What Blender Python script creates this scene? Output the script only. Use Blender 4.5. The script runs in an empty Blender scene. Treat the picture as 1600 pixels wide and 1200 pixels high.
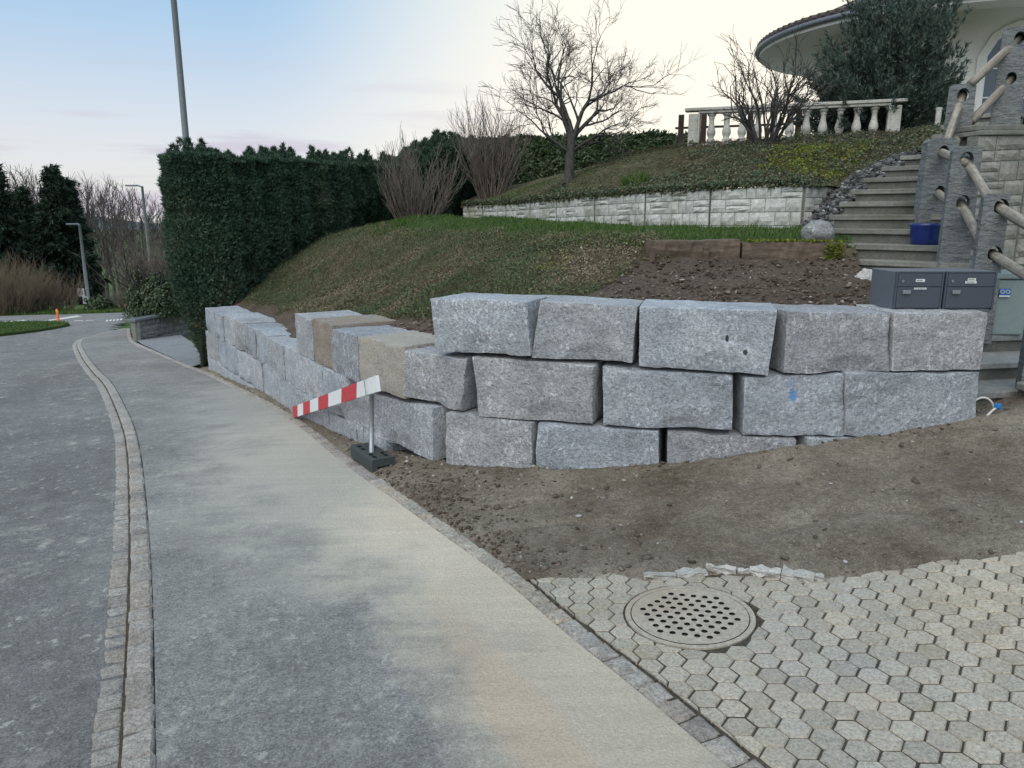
import bpy, bmesh, math, random
import numpy as np
from mathutils import Vector, noise
from mathutils.geometry import delaunay_2d_cdt
R = math.radians
random.seed(7); rng = np.random.default_rng(7)
sc = bpy.context.scene
# ------------------------------------------------------------------ camera
CAM_H = 1.75; FPX = 1180.0; PITCH = math.atan(260/1180)
cd = bpy.data.cameras.new('camera'); cam = bpy.data.objects.new('camera', cd)
sc.collection.objects.link(cam); sc.camera = cam
cam.location = (0, 0, CAM_H); cam.rotation_euler = (R(90)-PITCH, 0, 0)
cd.sensor_fit = 'HORIZONTAL'; cd.sensor_width = 36; cd.lens = FPX/1600*36
cd.clip_start = 0.05; cd.clip_end = 20000
# ------------------------------------------------------------------ sky and sun
# dusk under a thin bright veil: broad soft sun added high behind the viewer to lift the foreground, cream afterglow low ahead to the right
SUN_EL, SUN_AZ = 50.0, 205.0          # degrees, azimuth clockwise from +Y
w = bpy.data.worlds.new('World'); sc.world = w; w.use_nodes = True
nt = w.node_tree; nt.nodes.clear()
def wn(t, **k):
    n = nt.nodes.new(t)
    for a, b in k.items(): setattr(n, a, b)
    return n
def wmix(fac, a, b):
    m = wn('ShaderNodeMix', data_type='RGBA')
    for nm, v in (('Factor', fac), ('A', a), ('B', b)):
        s_ = [i for i in m.inputs if i.name == nm and i.type == ('VALUE' if nm == 'Factor' else 'RGBA')][0]
        if isinstance(v, (int, float)): s_.default_value = v
        elif isinstance(v, tuple): s_.default_value = (*v, 1)
        else: L(v, s_)
    return [o for o in m.outputs if o.type == 'RGBA'][0]
def wrange(v, a, b, lo=0., hi=1.):
    r = wn('ShaderNodeMapRange'); r.interpolation_type = 'SMOOTHSTEP'
    for nm, x in (('From Min', a), ('From Max', b), ('To Min', lo), ('To Max', hi)): r.inputs[nm].default_value = x
    L(v, r.inputs['Value']); return r.outputs[0]
L = nt.links.new
out = wn('ShaderNodeOutputWorld'); bg = wn('ShaderNodeBackground'); bg.inputs['Strength'].default_value = 0.10
sky = wn('ShaderNodeTexSky', sky_type='NISHITA', sun_disc=False)
sky.sun_elevation = R(SUN_EL); sky.sun_rotation = R(SUN_AZ)
sky.altitude = 450; sky.air_density = 1.0; sky.dust_density = 2.0; sky.ozone_density = 1.0
tc = wn('ShaderNodeTexCoord'); sx = wn('ShaderNodeSeparateXYZ'); L(tc.outputs['Generated'], sx.inputs[0])
dt = wn('ShaderNodeVectorMath', operation='DOT_PRODUCT'); L(tc.outputs['Generated'], dt.inputs[0])
GA, GE = R(26), R(3); dt.inputs[1].default_value = (math.sin(GA)*math.cos(GE), math.cos(GA)*math.cos(GE), math.sin(GE))
veil = wmix(wrange(dt.outputs['Value'], .70, .985), (2.2, 3.7, 5.2), (8.2, 7.35, 5.5))
low = wrange(sx.outputs['Z'], .30, .03); lo2 = wn('ShaderNodeMath', operation='MULTIPLY'); L(low, lo2.inputs[0]); lo2.inputs[1].default_value = .62
veil = wmix(lo2.outputs[0], veil, (6.7, 5.6, 4.75))
base = wmix(.8, sky.outputs[0], veil)
# streaky mauve cloud banks low over the horizon
mp = wn('ShaderNodeMapping'); mp.inputs['Scale'].default_value = (2.2, 2.2, 26); mp.inputs['Location'].default_value = (.35, .1, .0)
nz = wn('ShaderNodeTexNoise'); nz.inputs['Scale'].default_value = 1.3; nz.inputs['Detail'].default_value = 5
L(tc.outputs['Generated'], mp.inputs['Vector']); L(mp.outputs[0], nz.inputs['Vector'])
mu = wn('ShaderNodeMath', operation='MULTIPLY'); L(wrange(nz.outputs['Fac'], .50, .64, 0, .7), mu.inputs[0]); L(wrange(sx.outputs['Z'], .20, .11), mu.inputs[1])
mu3 = wn('ShaderNodeMath', operation='MULTIPLY'); L(mu.outputs[0], mu3.inputs[0]); L(wrange(dt.outputs['Value'], .97, .72), mu3.inputs[1])
base = wmix(mu3.outputs[0], base, (3.7, 3.4, 4.1))
L(base, bg.inputs['Color']); L(bg.outputs[0], out.inputs['Surface'])
sd = bpy.data.lights.new('sun', 'SUN'); sun = bpy.data.objects.new('sun', sd); sc.collection.objects.link(sun)
sd.energy = 1.5; sd.angle = R(75); sd.color = (1, .94, .86)
sun.rotation_euler = Vector((-math.sin(R(SUN_AZ))*math.cos(R(SUN_EL)), -math.cos(R(SUN_AZ))*math.cos(R(SUN_EL)), -math.sin(R(SUN_EL)))).to_track_quat('-Z', 'Y').to_euler()
sc.view_settings.view_transform = 'Standard'; sc.view_settings.look = 'None'; sc.view_settings.gamma = 1
sc.view_settings.use_curve_mapping = False
sc.view_settings.exposure = 0.74
# ------------------------------------------------------------------ object helpers
col = sc.collection
def tag(o, label=None, cat=None, group=None, kind=None):
    if label: o['label'] = label
    if cat: o['category'] = cat
    if group: o['group'] = group
    if kind: o['kind'] = kind
    return o
def link(name, me, m=None, parent=None, loc=None):
    o = bpy.data.objects.new(name, me); col.objects.link(o)
    if m and not me.materials: me.materials.append(m)
    if parent: o.parent = parent; o.matrix_parent_inverse = parent_inv(parent)
    if loc is not None: o.location = loc
    return o
def parent_inv(p):
    from mathutils import Matrix
    m = Matrix.Translation(p.location)
    return m.inverted()
def empty(name, loc=(0, 0, 0)):
    o = bpy.data.objects.new(name, None); col.objects.link(o); o.location = loc; o.empty_display_size = .1
    return o
def mesh_np(name, V, F, m=None, parent=None, smooth=False, tint=None):
    V = np.asarray(V, dtype=np.float32); F = np.asarray(F, dtype=np.int32)
    me = bpy.data.meshes.new(name); k = F.shape[1]
    me.vertices.add(len(V)); me.vertices.foreach_set('co', V.ravel())
    me.loops.add(F.size); me.loops.foreach_set('vertex_index', F.ravel())
    me.polygons.add(len(F)); me.polygons.foreach_set('loop_start', np.arange(len(F), dtype=np.int32)*k)
    me.polygons.foreach_set('loop_total', np.full(len(F), k, dtype=np.int32))
    if smooth: me.polygons.foreach_set('use_smooth', np.ones(len(F), dtype=bool))
    if tint is not None:
        a = me.attributes.new('tint', 'FLOAT', 'POINT'); a.data.foreach_set('value', np.asarray(tint, dtype=np.float32))
    me.update(calc_edges=True); me.validate()
    return link(name, me, m, parent)
def pyd(name, V, F, m=None, parent=None, smooth=False):
    me = bpy.data.meshes.new(name); me.from_pydata([tuple(v) for v in V], [], F); me.update()
    if smooth:
        for p in me.polygons: p.use_smooth = True
    return link(name, me, m, parent)
class MB:
    def __init__(s): s.V = []; s.F = []
    def add(s, V, F):
        n = len(s.V); s.V += [tuple(v) for v in V]; s.F += [tuple(i+n for i in f) for f in F]
    def box(s, c, e, rz=0, tilt=None):
        cx, cy, cz = c; a, b, h = e[0]/2, e[1]/2, e[2]/2; ca, sa = math.cos(rz), math.sin(rz)
        V = []
        for z in (-h, h):
            for x, y in ((-a, -b), (a, -b), (a, b), (-a, b)): V.append((cx+x*ca-y*sa, cy+x*sa+y*ca, cz+z))
        s.add(V, [(3, 2, 1, 0), (4, 5, 6, 7), (0, 1, 5, 4), (1, 2, 6, 5), (2, 3, 7, 6), (3, 0, 4, 7)])
    def hexa(s, P):   # 8 points: bottom ring, top ring
        s.add(P, [(3, 2, 1, 0), (4, 5, 6, 7), (0, 1, 5, 4), (1, 2, 6, 5), (2, 3, 7, 6), (3, 0, 4, 7)])
    def tube(s, P, r, n=10, cap=True):
        P = [Vector(p) for p in P]; rr = r if hasattr(r, '__len__') else [r]*len(P); base = len(s.V); V = []; F = []
        for i, p in enumerate(P):
            d = (P[min(i+1, len(P)-1)]-P[max(i-1, 0)]).normalized()
            a = d.cross(Vector((0, 0, 1)));
            if a.length < .05: a = Vector((1, 0, 0))
            a.normalize(); b = d.cross(a).normalized()
            for k in range(n):
                t = 2*math.pi*k/n; V.append(p+a*math.cos(t)*rr[i]+b*math.sin(t)*rr[i])
        for i in range(len(P)-1):
            for k in range(n): F.append((i*n+k, i*n+(k+1) % n, (i+1)*n+(k+1) % n, (i+1)*n+k))
        if cap: F.append(tuple(range(n))); F.append(tuple(range((len(P)-1)*n, len(P)*n))[::-1])
        s.add(V, F)
    def lathe(s, prof, c, n=20):
        V = []; F = []
        for r, z in prof:
            for k in range(n): t = 2*math.pi*k/n; V.append((c[0]+r*math.cos(t), c[1]+r*math.sin(t), c[2]+z))
        for i in range(len(prof)-1):
            for k in range(n): F.append((i*n+k, i*n+(k+1) % n, (i+1)*n+(k+1) % n, (i+1)*n+k))
        F.append(tuple(range(n))[::-1]); F.append(tuple(range((len(prof)-1)*n, len(prof)*n)))
        s.add(V, F)
    def build(s, name, m, parent=None, smooth=False, bevel=0):
        o = pyd(name, s.V, s.F, m, parent, smooth)
        if bevel:
            b = o.modifiers.new('bevel', 'BEVEL'); b.width = bevel; b.segments = 2; b.limit_method = 'ANGLE'
        return o
# ------------------------------------------------------------------ geometry helpers
TH = PITCH
def ray(px, py):
    u = (px-800)/FPX; v = (py-600)/FPX
    return np.array([u, math.cos(TH)-v*math.sin(TH), -math.sin(TH)-v*math.cos(TH)])
def at(px, py, Y):          # point on the ray at forward distance Y
    d = ray(px, py); k = Y/d[1]; return np.array([d[0]*k, Y, CAM_H+d[2]*k])
def xat(px, Y, z):          # X of a point that shows at column px
    zc = Y*math.cos(TH)+(CAM_H-z)*math.sin(TH); return (px-800)/FPX*zc
def sstep(a, b, x): t = np.clip((x-a)/(b-a), 0, 1); return t*t*(3-2*t)
UX, UY = -.458, .889
def G(x, y):                # height of street level: falls away along the pavement, rises up the drive
    x = np.asarray(x, float); y = np.asarray(y, float)
    t = x*UX+y*UY
    z = np.where(t < 5, -.05*t, -.25-.07*(t-5))
    z = np.where(t > 120, -8.3-.1*(np.minimum(t, 400)-120), z)
    z = np.where(t < -10, .5+.02*(-t-10), z)
    s = (x-.84)*UY-(y-2.23)*UX      # to the right of the pavement edge
    rise = .034*np.clip(s, 0, 4.2)**2 + .2*np.clip(s-4.2, 0, 3)
    return z+rise*(1-sstep(7.5, 10, t))*(1-sstep(2, 6, -t))
def gp(px, py, dz=0):       # pixel to a point on street level
    d = ray(px, py); z = -.2
    for _ in range(60):
        k = (z+dz-CAM_H)/d[2]; z = .5*z+.5*float(G(d[0]*k, d[1]*k))
    k = (z+dz-CAM_H)/d[2]
    return np.array([d[0]*k, d[1]*k, z+dz])
def catmull(P, n):
    P = np.asarray(P, float); Q = np.vstack([2*P[0]-P[1], P, 2*P[-1]-P[-2]]); outp = []
    seg = np.linalg.norm(np.diff(P, axis=0), axis=1); cum = np.r_[0, np.cumsum(seg)]
    for s in np.linspace(0, cum[-1], n):
        i = min(np.searchsorted(cum, s, side='right')-1, len(P)-2); t = (s-cum[i])/max(seg[i], 1e-9)
        a, b, c, d = Q[i], Q[i+1], Q[i+2], Q[i+3]
        outp.append(.5*((2*b)+(-a+c)*t+(2*a-5*b+4*c-d)*t*t+(-a+3*b-3*c+d)*t**3))
    return np.array(outp)
def resample(P, step):
    P = np.asarray(P, float); seg = np.linalg.norm(np.diff(P, axis=0), axis=1); cum = np.r_[0, np.cumsum(seg)]
    s = np.arange(0, cum[-1], step)
    return np.stack([np.interp(s, cum, P[:, k]) for k in range(P.shape[1])], 1)
def smooth_path(P, it=30):
    P = np.array(P, float)
    for _ in range(it): P[1:-1] = .5*P[1:-1]+.25*(P[:-2]+P[2:])
    return P
def inpoly(x, y, poly):
    x = np.asarray(x); y = np.asarray(y); c = np.zeros(x.shape, bool); n = len(poly)
    for i in range(n):
        x0, y0 = poly[i][:2]; x1, y1 = poly[i-1][:2]
        if y0 == y1: continue
        k = ((y0 > y) != (y1 > y)) & (x < (x1-x0)*(y-y0)/(y1-y0)+x0); c ^= k
    return c
def pdist(x, y, poly, closed=True):
    x = np.asarray(x, float); y = np.asarray(y, float); best = np.full(x.shape, 1e9); n = len(poly)
    for i in range(0 if closed else 1, n):
        ax, ay = poly[i-1][:2]; bx, by = poly[i][:2]; dx, dy = bx-ax, by-ay
        t = np.clip(((x-ax)*dx+(y-ay)*dy)/(dx*dx+dy*dy+1e-12), 0, 1)
        best = np.minimum(best, np.hypot(x-ax-t*dx, y-ay-t*dy))
    return best
def sdist(x, y, poly): return np.where(inpoly(x, y, poly), 1, -1)*pdist(x, y, poly)
class RBF:                  # thin-plate surface through control points
    def __init__(s, pts, lam=.002):
        P = np.array(pts, float); s.P = P[:, :2]; n = len(P)
        d = np.linalg.norm(s.P[:, None]-s.P[None], axis=2); K = s.k(d)+lam*np.eye(n)
        A = np.zeros((n+3, n+3)); A[:n, :n] = K; A[:n, n] = 1; A[:n, n+1:] = s.P; A[n, :n] = 1; A[n+1:, :n] = s.P.T
        s.w = np.linalg.solve(A, np.r_[P[:, 2], 0, 0, 0])
    def k(s, d): return np.where(d > 1e-9, d*d*np.log(np.maximum(d, 1e-9)), 0)
    def __call__(s, x, y):
        x = np.asarray(x, float); y = np.asarray(y, float); sh = x.shape; x = x.ravel(); y = y.ravel()
        d = np.hypot(x[:, None]-s.P[None, :, 0], y[:, None]-s.P[None, :, 1]); n = len(s.P)
        return (s.k(d)@s.w[:n]+s.w[n]+s.w[n+1]*x+s.w[n+2]*y).reshape(sh)
def vnoise(x, y, z=0., seed=0, octv=3):
    # cheap vectorised value noise in 3D
    x = np.asarray(x, float); y = np.asarray(y, float)+0*x; z = np.asarray(z, float)+0*x
    tot = 0; amp = 1; s = 0
    def h(i, j, k):
        n = (i*374761393+j*668265263+k*2147483647+seed*1274126177) & 0xffffffff
        n = ((n ^ (n >> 13))*1274126177) & 0xffffffff
        return ((n ^ (n >> 16)) & 0xffff)/65535.
    for o in range(octv):
        xi = np.floor(x).astype(np.int64); yi = np.floor(y).astype(np.int64); zi = np.floor(z).astype(np.int64)
        fx = x-xi; fy = y-yi; fz = z-zi; fx = fx*fx*(3-2*fx); fy = fy*fy*(3-2*fy); fz = fz*fz*(3-2*fz)
        v = 0
        for a in (0, 1):
            for b in (0, 1):
                for c in (0, 1):
                    v = v+h(xi+a, yi+b, zi+c)*(fx if a else 1-fx)*(fy if b else 1-fy)*(fz if c else 1-fz)
        tot = tot+amp*(v*2-1); s += amp; amp *= .5; x = x*2.03+17; y = y*2.03+5; z = z*2.03+9
    return tot/s
def grid_mesh(name, x0, x1, y0, y1, step, zf, maskf, m, parent=None, smooth=True, tintf=None):
    xs = np.arange(x0, x1+step, step); ys = np.arange(y0, y1+step, step)
    X, Y = np.meshgrid(xs, ys); keep = maskf(X, Y)
    cm = keep[:-1, :-1] & keep[1:, :-1] & keep[:-1, 1:] & keep[1:, 1:]
    idx = np.arange(X.size).reshape(X.shape)
    F = np.stack([idx[:-1, :-1][cm], idx[:-1, 1:][cm], idx[1:, 1:][cm], idx[1:, :-1][cm]], 1)
    used = np.unique(F); re = np.full(X.size, -1); re[used] = np.arange(len(used)); F = re[F]
    xu = X.ravel()[used]; yu = Y.ravel()[used]
    V = np.stack([xu, yu, zf(xu, yu)], 1)
    return mesh_np(name, V, F, m, parent, smooth, None if tintf is None else tintf(xu, yu))
def rotmats(n, tilt=None, yaw=None, up=None):
    # frames with local z along 'up' and random spin
    if up is None: up = np.tile([0, 0, 1.], (n, 1))
    up = up/np.linalg.norm(up, axis=1, keepdims=True)
    a = rng.normal(size=(n, 3)); a -= (a*up).sum(1, keepdims=True)*up; a /= np.linalg.norm(a, axis=1, keepdims=True)
    b = np.cross(up, a)
    return np.stack([a, b, up], 2)
def scatter(name, bv, bf, pos, rot, scale, m, parent=None, tint=None, smooth=False):
    bv = np.asarray(bv, float); bf = np.asarray(bf); n = len(pos); k = len(bv)
    scale = np.asarray(scale, float)
    if scale.ndim == 1: scale = scale[:, None]
    V = np.einsum('nij,nkj->nki', rot, bv[None]*scale[:, None, :])+pos[:, None, :]
    F = bf[None]+(np.arange(n)*k)[:, None, None]
    t = None if tint is None else np.repeat(tint, k)
    return mesh_np(name, V.reshape(-1, 3), F.reshape(-1, bf.shape[1]), m, parent, smooth, t)
def tubes_np(segs, sides=4):
    S = np.asarray(segs, float); p0 = S[:, 0:3]; p1 = S[:, 3:6]; r0 = S[:, 6]; r1 = S[:, 7]
    d = p1-p0; d /= np.maximum(np.linalg.norm(d, axis=1, keepdims=True), 1e-9)
    h = np.where(np.abs(d[:, 2:3]) > .9, [[1., 0, 0]], [[0, 0, 1.]])
    a = np.cross(d, h); a /= np.linalg.norm(a, axis=1, keepdims=True); b = np.cross(d, a)
    V = []
    for p, r in ((p0, r0), (p1, r1)):
        for k in range(sides):
            t = 2*math.pi*k/sides; V.append(p+(a*math.cos(t)+b*math.sin(t))*r[:, None])
    V = np.stack(V, 1); n = len(S)
    f = np.array([[k, (k+1) % sides, sides+(k+1) % sides, sides+k] for k in range(sides)])
    F = f[None]+(np.arange(n)*2*sides)[:, None, None]
    return V.reshape(-1, 3), F.reshape(-1, 4)
# ------------------------------------------------------------------ materials
def hexc(c): return tuple(c)+(1,) if len(c) == 3 else c
def NM(name):
    m = bpy.data.materials.new(name); m.use_nodes = True; t = m.node_tree
    return m, t, t.nodes['Principled BSDF']
def node(t, ty, **k):
    n = t.nodes.new(ty)
    for a, b in k.items():
        if a in n.inputs.keys() if isinstance(a, str) else False: n.inputs[a].default_value = b
        else: setattr(n, a, b)
    return n
def noise_n(t, vec, scale, detail=4, rough=.6, dim=None):
    n = t.nodes.new('ShaderNodeTexNoise'); n.inputs['Scale'].default_value = scale; n.inputs['Detail'].default_value = detail
    n.inputs['Roughness'].default_value = rough
    t.links.new(vec, n.inputs['Vector']); return n.outputs['Fac']
def ramp(t, fac, stops):
    r = t.nodes.new('ShaderNodeValToRGB'); e = r.color_ramp.elements
    while len(e) > len(stops): e.remove(e[-1])
    while len(e) < len(stops): e.new(1)
    for i, (p, c) in enumerate(stops): e[i].position = p; e[i].color = hexc(c) if hasattr(c, '__len__') else (c, c, c, 1)
    t.links.new(fac, r.inputs['Fac']); return r.outputs['Color']
def mixc(t, fac, a, b, mode='MIX'):
    m = t.nodes.new('ShaderNodeMix'); m.data_type = 'RGBA'; m.blend_type = mode
    for key, v in (('Factor', fac), ('A', a), ('B', b)):
        s = [i for i in m.inputs if i.name == key and (i.type == ('VALUE' if key == 'Factor' else 'RGBA'))][0]
        if isinstance(v, (int, float)): s.default_value = v
        elif isinstance(v, tuple): s.default_value = hexc(v)
        else: t.links.new(v, s)
    return [o for o in m.outputs if o.type == 'RGBA'][0]
def math_n(t, op, a, b=None, clamp=False):
    m = t.nodes.new('ShaderNodeMath'); m.operation = op; m.use_clamp = clamp
    for i, v in enumerate((a, b)):
        if v is None: continue
        if isinstance(v, (int, float)): m.inputs[i].default_value = v
        else: t.links.new(v, m.inputs[i])
    return m.outputs[0]
def pos(t, scale=None, obj=False):
    o = t.nodes.new('ShaderNodeTexCoord').outputs['Object'] if obj else t.nodes.new('ShaderNodeNewGeometry').outputs['Position']
    if scale:
        m = t.nodes.new('ShaderNodeMapping'); m.inputs['Scale'].default_value = scale; t.links.new(o, m.inputs['Vector']); o = m.outputs[0]
    return o
def bump(t, b, h, strength, dist=.01, prev=None):
    n = t.nodes.new('ShaderNodeBump'); n.inputs['Strength'].default_value = strength; n.inputs['Distance'].default_value = dist
    t.links.new(h, n.inputs['Height'])
    if prev is not None: t.links.new(prev, n.inputs['Normal'])
    t.links.new(n.outputs[0], b.inputs['Normal']); return n.outputs[0]
def randv(t): return t.nodes.new('ShaderNodeObjectInfo').outputs['Random']
def attr(t, name='tint'): a = t.nodes.new('ShaderNodeAttribute'); a.attribute_name = name; return a.outputs['Fac']
def fin(t, b, c, rough=.85, spec=.3, metal=0):
    if isinstance(c, tuple): b.inputs['Base Color'].default_value = hexc(c)
    else: t.links.new(c, b.inputs['Base Color'])
    b.inputs['Roughness'].default_value = rough; b.inputs['Specular IOR Level'].default_value = spec; b.inputs['Metallic'].default_value = metal
def plain(name, c, rough=.6, spec=.4, metal=0, var=.12, nscale=25, bmp=.1):
    m, t, b = NM(name); P = pos(t)
    n = noise_n(t, P, nscale, 5)
    cc = ramp(t, n, [(.3, tuple(x*(1-var) for x in c)), (.7, tuple(min(1, x*(1+var)) for x in c))])
    fin(t, b, cc, rough, spec, metal)
    if bmp: bump(t, b, n, bmp, .004)
    return m
def leafmat(name, stops, rough=.55, spec=.3, trans=.25):
    m, t, b = NM(name); fin(t, b, ramp(t, attr(t), stops), rough, spec)
    if trans:
        d = t.nodes.new('ShaderNodeBsdfTranslucent'); t.links.new(b.inputs['Base Color'].links[0].from_socket, d.inputs['Color'])
        x = t.nodes.new('ShaderNodeMixShader'); x.inputs[0].default_value = trans
        t.links.new(b.outputs[0], x.inputs[1]); t.links.new(d.outputs[0], x.inputs[2])
        t.links.new(x.outputs[0], t.nodes['Material Output'].inputs['Surface'])
    return m
def granite(name, base, rnd=.14, stain=None, streak=.62, spots=(), wear=False):
    m, t, b = NM(name); P = pos(t)
    n1 = noise_n(t, P, 3.2, 5, .62); n2 = noise_n(t, P, 48, 3, .75); n3 = noise_n(t, P, 120, 2, .8); n4 = noise_n(t, P, 16, 4, .7)
    c = ramp(t, n1, [(.28, tuple(x*.80 for x in base)), (.5, base), (.72, (base[0]*1.16, base[1]*1.13, base[2]*1.10))])
    c = mixc(t, 1.0, c, ramp(t, n2, [(.30, .62), (.5, 1.), (.68, 1.3)]), 'MULTIPLY')
    c = mixc(t, 1.0, c, ramp(t, n3, [(.32, .74), (.5, 1.0), (.68, 1.22)]), 'MULTIPLY')
    c = mixc(t, 1.0, c, ramp(t, n4, [(.3, .84), (.7, 1.13)]), 'MULTIPLY')  # mineral mottling; the dark tones also paint shade of pits into the colour
    if streak:   # pale crystalline scuffs and pick marks
        s1 = noise_n(t, pos(t, (1, 1, .7)), 36, 4, .62); s2 = noise_n(t, P, 3.1, 3)
        f = math_n(t, 'MULTIPLY', ramp(t, s1, [(.555, 0.), (.61, 1.)]), ramp(t, s2, [(.44, 0.), (.56, 1.)]))
        c = mixc(t, math_n(t, 'MULTIPLY', f, streak), c, (.74, .76, .78))
    if stain:
        s3 = noise_n(t, P, 4.5, 5, .7); c = mixc(t, ramp(t, s3, [(.38, .1), (.62, .9)]), c, stain)
    for (sx_, sy_, sz_, rx, rz, colr, amt) in spots:
        sp = t.nodes.new('ShaderNodeSeparateXYZ'); t.links.new(P, sp.inputs[0])
        dx = math_n(t, 'MULTIPLY', math_n(t, 'SUBTRACT', sp.outputs['X'], sx_), 1/rx); dz = math_n(t, 'MULTIPLY', math_n(t, 'SUBTRACT', sp.outputs['Z'], sz_), 1/rz)
        e = math_n(t, 'ADD', math_n(t, 'MULTIPLY', dx, dx), math_n(t, 'MULTIPLY', dz, dz))
        e = math_n(t, 'ADD', e, math_n(t, 'MULTIPLY', math_n(t, 'SUBTRACT', noise_n(t, P, 45, 3), .5), 2.2 if amt < 1 else .6))
        c = mixc(t, ramp(t, e, [(.5, amt), (1.0, 0.)]), c, colr)
    if wear:   # bruised, freshly broken arrises are paler
        wv = math_n(t, 'ADD', attr(t), math_n(t, 'MULTIPLY', math_n(t, 'SUBTRACT', noise_n(t, pos(t, (1, 1, .6)), 30, 4, .7), .5), 1.3))
        c = mixc(t, ramp(t, wv, [(.55, 0.), (.95, .6)]), c, (.80, .81, .82))
    if rnd: c = mixc(t, 1.0, c, ramp(t, randv(t), [(0, (1-rnd, 1-rnd, 1-rnd*.9)), (.35, (1.03, .99, .95)), (.65, (.97, 1, 1.03)), (1, (1+rnd*.6,)*3)]), 'MULTIPLY')
    fin(t, b, c, .82, .35)
    h = math_n(t, 'ADD', noise_n(t, P, 24, 6, .75), math_n(t, 'MULTIPLY', n2, .4))
    bump(t, b, h, 1.0, .022)
    return m
MT = {}
MT['granite'] = granite('granite', (.37, .382, .395), rnd=.18, wear=True)
MT['granite_warm'] = granite('granite_warm', (.40, .385, .35), stain=(.41, .38, .32), streak=.2, wear=True)
MT['granite_brown'] = granite('granite_brown', (.33, .30, .26), stain=(.28, .225, .17), streak=.35)
MT['cobble_dusty'] = granite('cobble_dusty', (.42, .375, .305), rnd=.12, streak=.1)
MT['cobble'] = granite('cobble', (.37, .33, .285), rnd=.22, streak=.15)
def asphalt(name, base, dust, spot=1.):
    m, t, b = NM(name); P = pos(t)
    n1 = noise_n(t, P, .7, 5, .65); n2 = noise_n(t, P, 95, 3, .9); n3 = noise_n(t, P, 26, 5, .8); n5 = noise_n(t, P, 3.2, 5, .7)
    c = ramp(t, n1, [(.3, tuple(x*.78 for x in base)), (.7, tuple(x*1.2 for x in base))])
    c = mixc(t, 1., c, ramp(t, n2, [(.28, .38), (.5, .95), (.62, 1.35), (.74, 2.3)]), 'MULTIPLY')
    c = mixc(t, 1., c, ramp(t, n3, [(.3, .66), (.7, 1.36)]), 'MULTIPLY')
    c = mixc(t, 1., c, ramp(t, n5, [(.3, .86), (.7, 1.14)]), 'MULTIPLY')
    # dried splashes of mud and scuffed pale patches
    for sc_, lo, hi, amt, colr in ((6.5, .555, .64, .8, (.54, .50, .42)), (2.6, .53, .68, .5, (.42, .40, .36)), (15., .575, .64, .8, (.60, .57, .50))):
        s1 = noise_n(t, pos(t, (1, .75, 1)), sc_, 6, .72); s2 = noise_n(t, P, sc_*.22, 2)
        c = mixc(t, math_n(t, 'MULTIPLY', ramp(t, s1, [(lo, 0.), (hi, amt*spot)]), ramp(t, s2, [(.42, .1), (.58, 1.)])), c, colr)
    sp = t.nodes.new('ShaderNodeSeparateXYZ'); t.links.new(P, sp.inputs[0])
    for (cx, cy, rx, ry, ang, amt, colr) in dust:     # spilled sand swept over the asphalt
        ca, sa = math.cos(ang), math.sin(ang)
        dx = math_n(t, 'SUBTRACT', sp.outputs['X'], cx); dy = math_n(t, 'SUBTRACT', sp.outputs['Y'], cy)
        a = math_n(t, 'ADD', math_n(t, 'MULTIPLY', dx, ca/rx), math_n(t, 'MULTIPLY', dy, sa/rx))
        d = math_n(t, 'ADD', math_n(t, 'MULTIPLY', dx, -sa/ry), math_n(t, 'MULTIPLY', dy, ca/ry))
        r2 = math_n(t, 'ADD', math_n(t, 'MULTIPLY', a, a), math_n(t, 'MULTIPLY', d, d))
        e = math_n(t, 'SUBTRACT', 1.15, r2)
        e = math_n(t, 'ADD', e, math_n(t, 'MULTIPLY', math_n(t, 'SUBTRACT', noise_n(t, P, 1.8, 5, .6), .5), 1.7))
        mp_ = t.nodes.new('ShaderNodeMapping'); mp_.inputs['Rotation'].default_value = (0, 0, -1.25); mp_.inputs['Scale'].default_value = (1.0, 11, 1)
        t.links.new(P, mp_.inputs['Vector']); br = noise_n(t, mp_.outputs[0], 1.5, 4, .65)      # broom strokes
        e = math_n(t, 'ADD', e, math_n(t, 'MULTIPLY', math_n(t, 'SUBTRACT', br, .5), .25))
        f = ramp(t, e, [(.0, 0.), (.4, amt*.4), (.85, amt)])
        sand = mixc(t, 1., colr, ramp(t, noise_n(t, P, 80, 4, .8), [(.25, .72), (.75, 1.25)]), 'MULTIPLY')
        sand = mixc(t, 1., sand, ramp(t, br, [(.3, .93), (.7, 1.06)]), 'MULTIPLY')
        c = mixc(t, f, c, sand)
    fin(t, b, c, .88, .3)
    bump(t, b, math_n(t, 'ADD', n2, n3), .9, .012)
    return m
MT['road'] = asphalt('road_asphalt', (.20, .192, .18), [], .75)
SAND = [(-2.6, 9.0, 1.7, 3.6, .47, .65, (.44, .42, .37)), (-1.0, 6.2, 1.9, 3.4, .47, .85, (.52, .485, .405)), (.05, 4.4, 1.2, 1.9, .47, 1., (.66, .57, .44)), (.22, 2.8, .6, 1.5, .40, .85, (.57, .49, .375)), (.05, 2.5, .16, 1.2, .40, .6, (.56, .43, .31))]
MT['sidewalk'] = asphalt('sidewalk_asphalt', (.25, .24, .222), SAND, .6)
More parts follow.
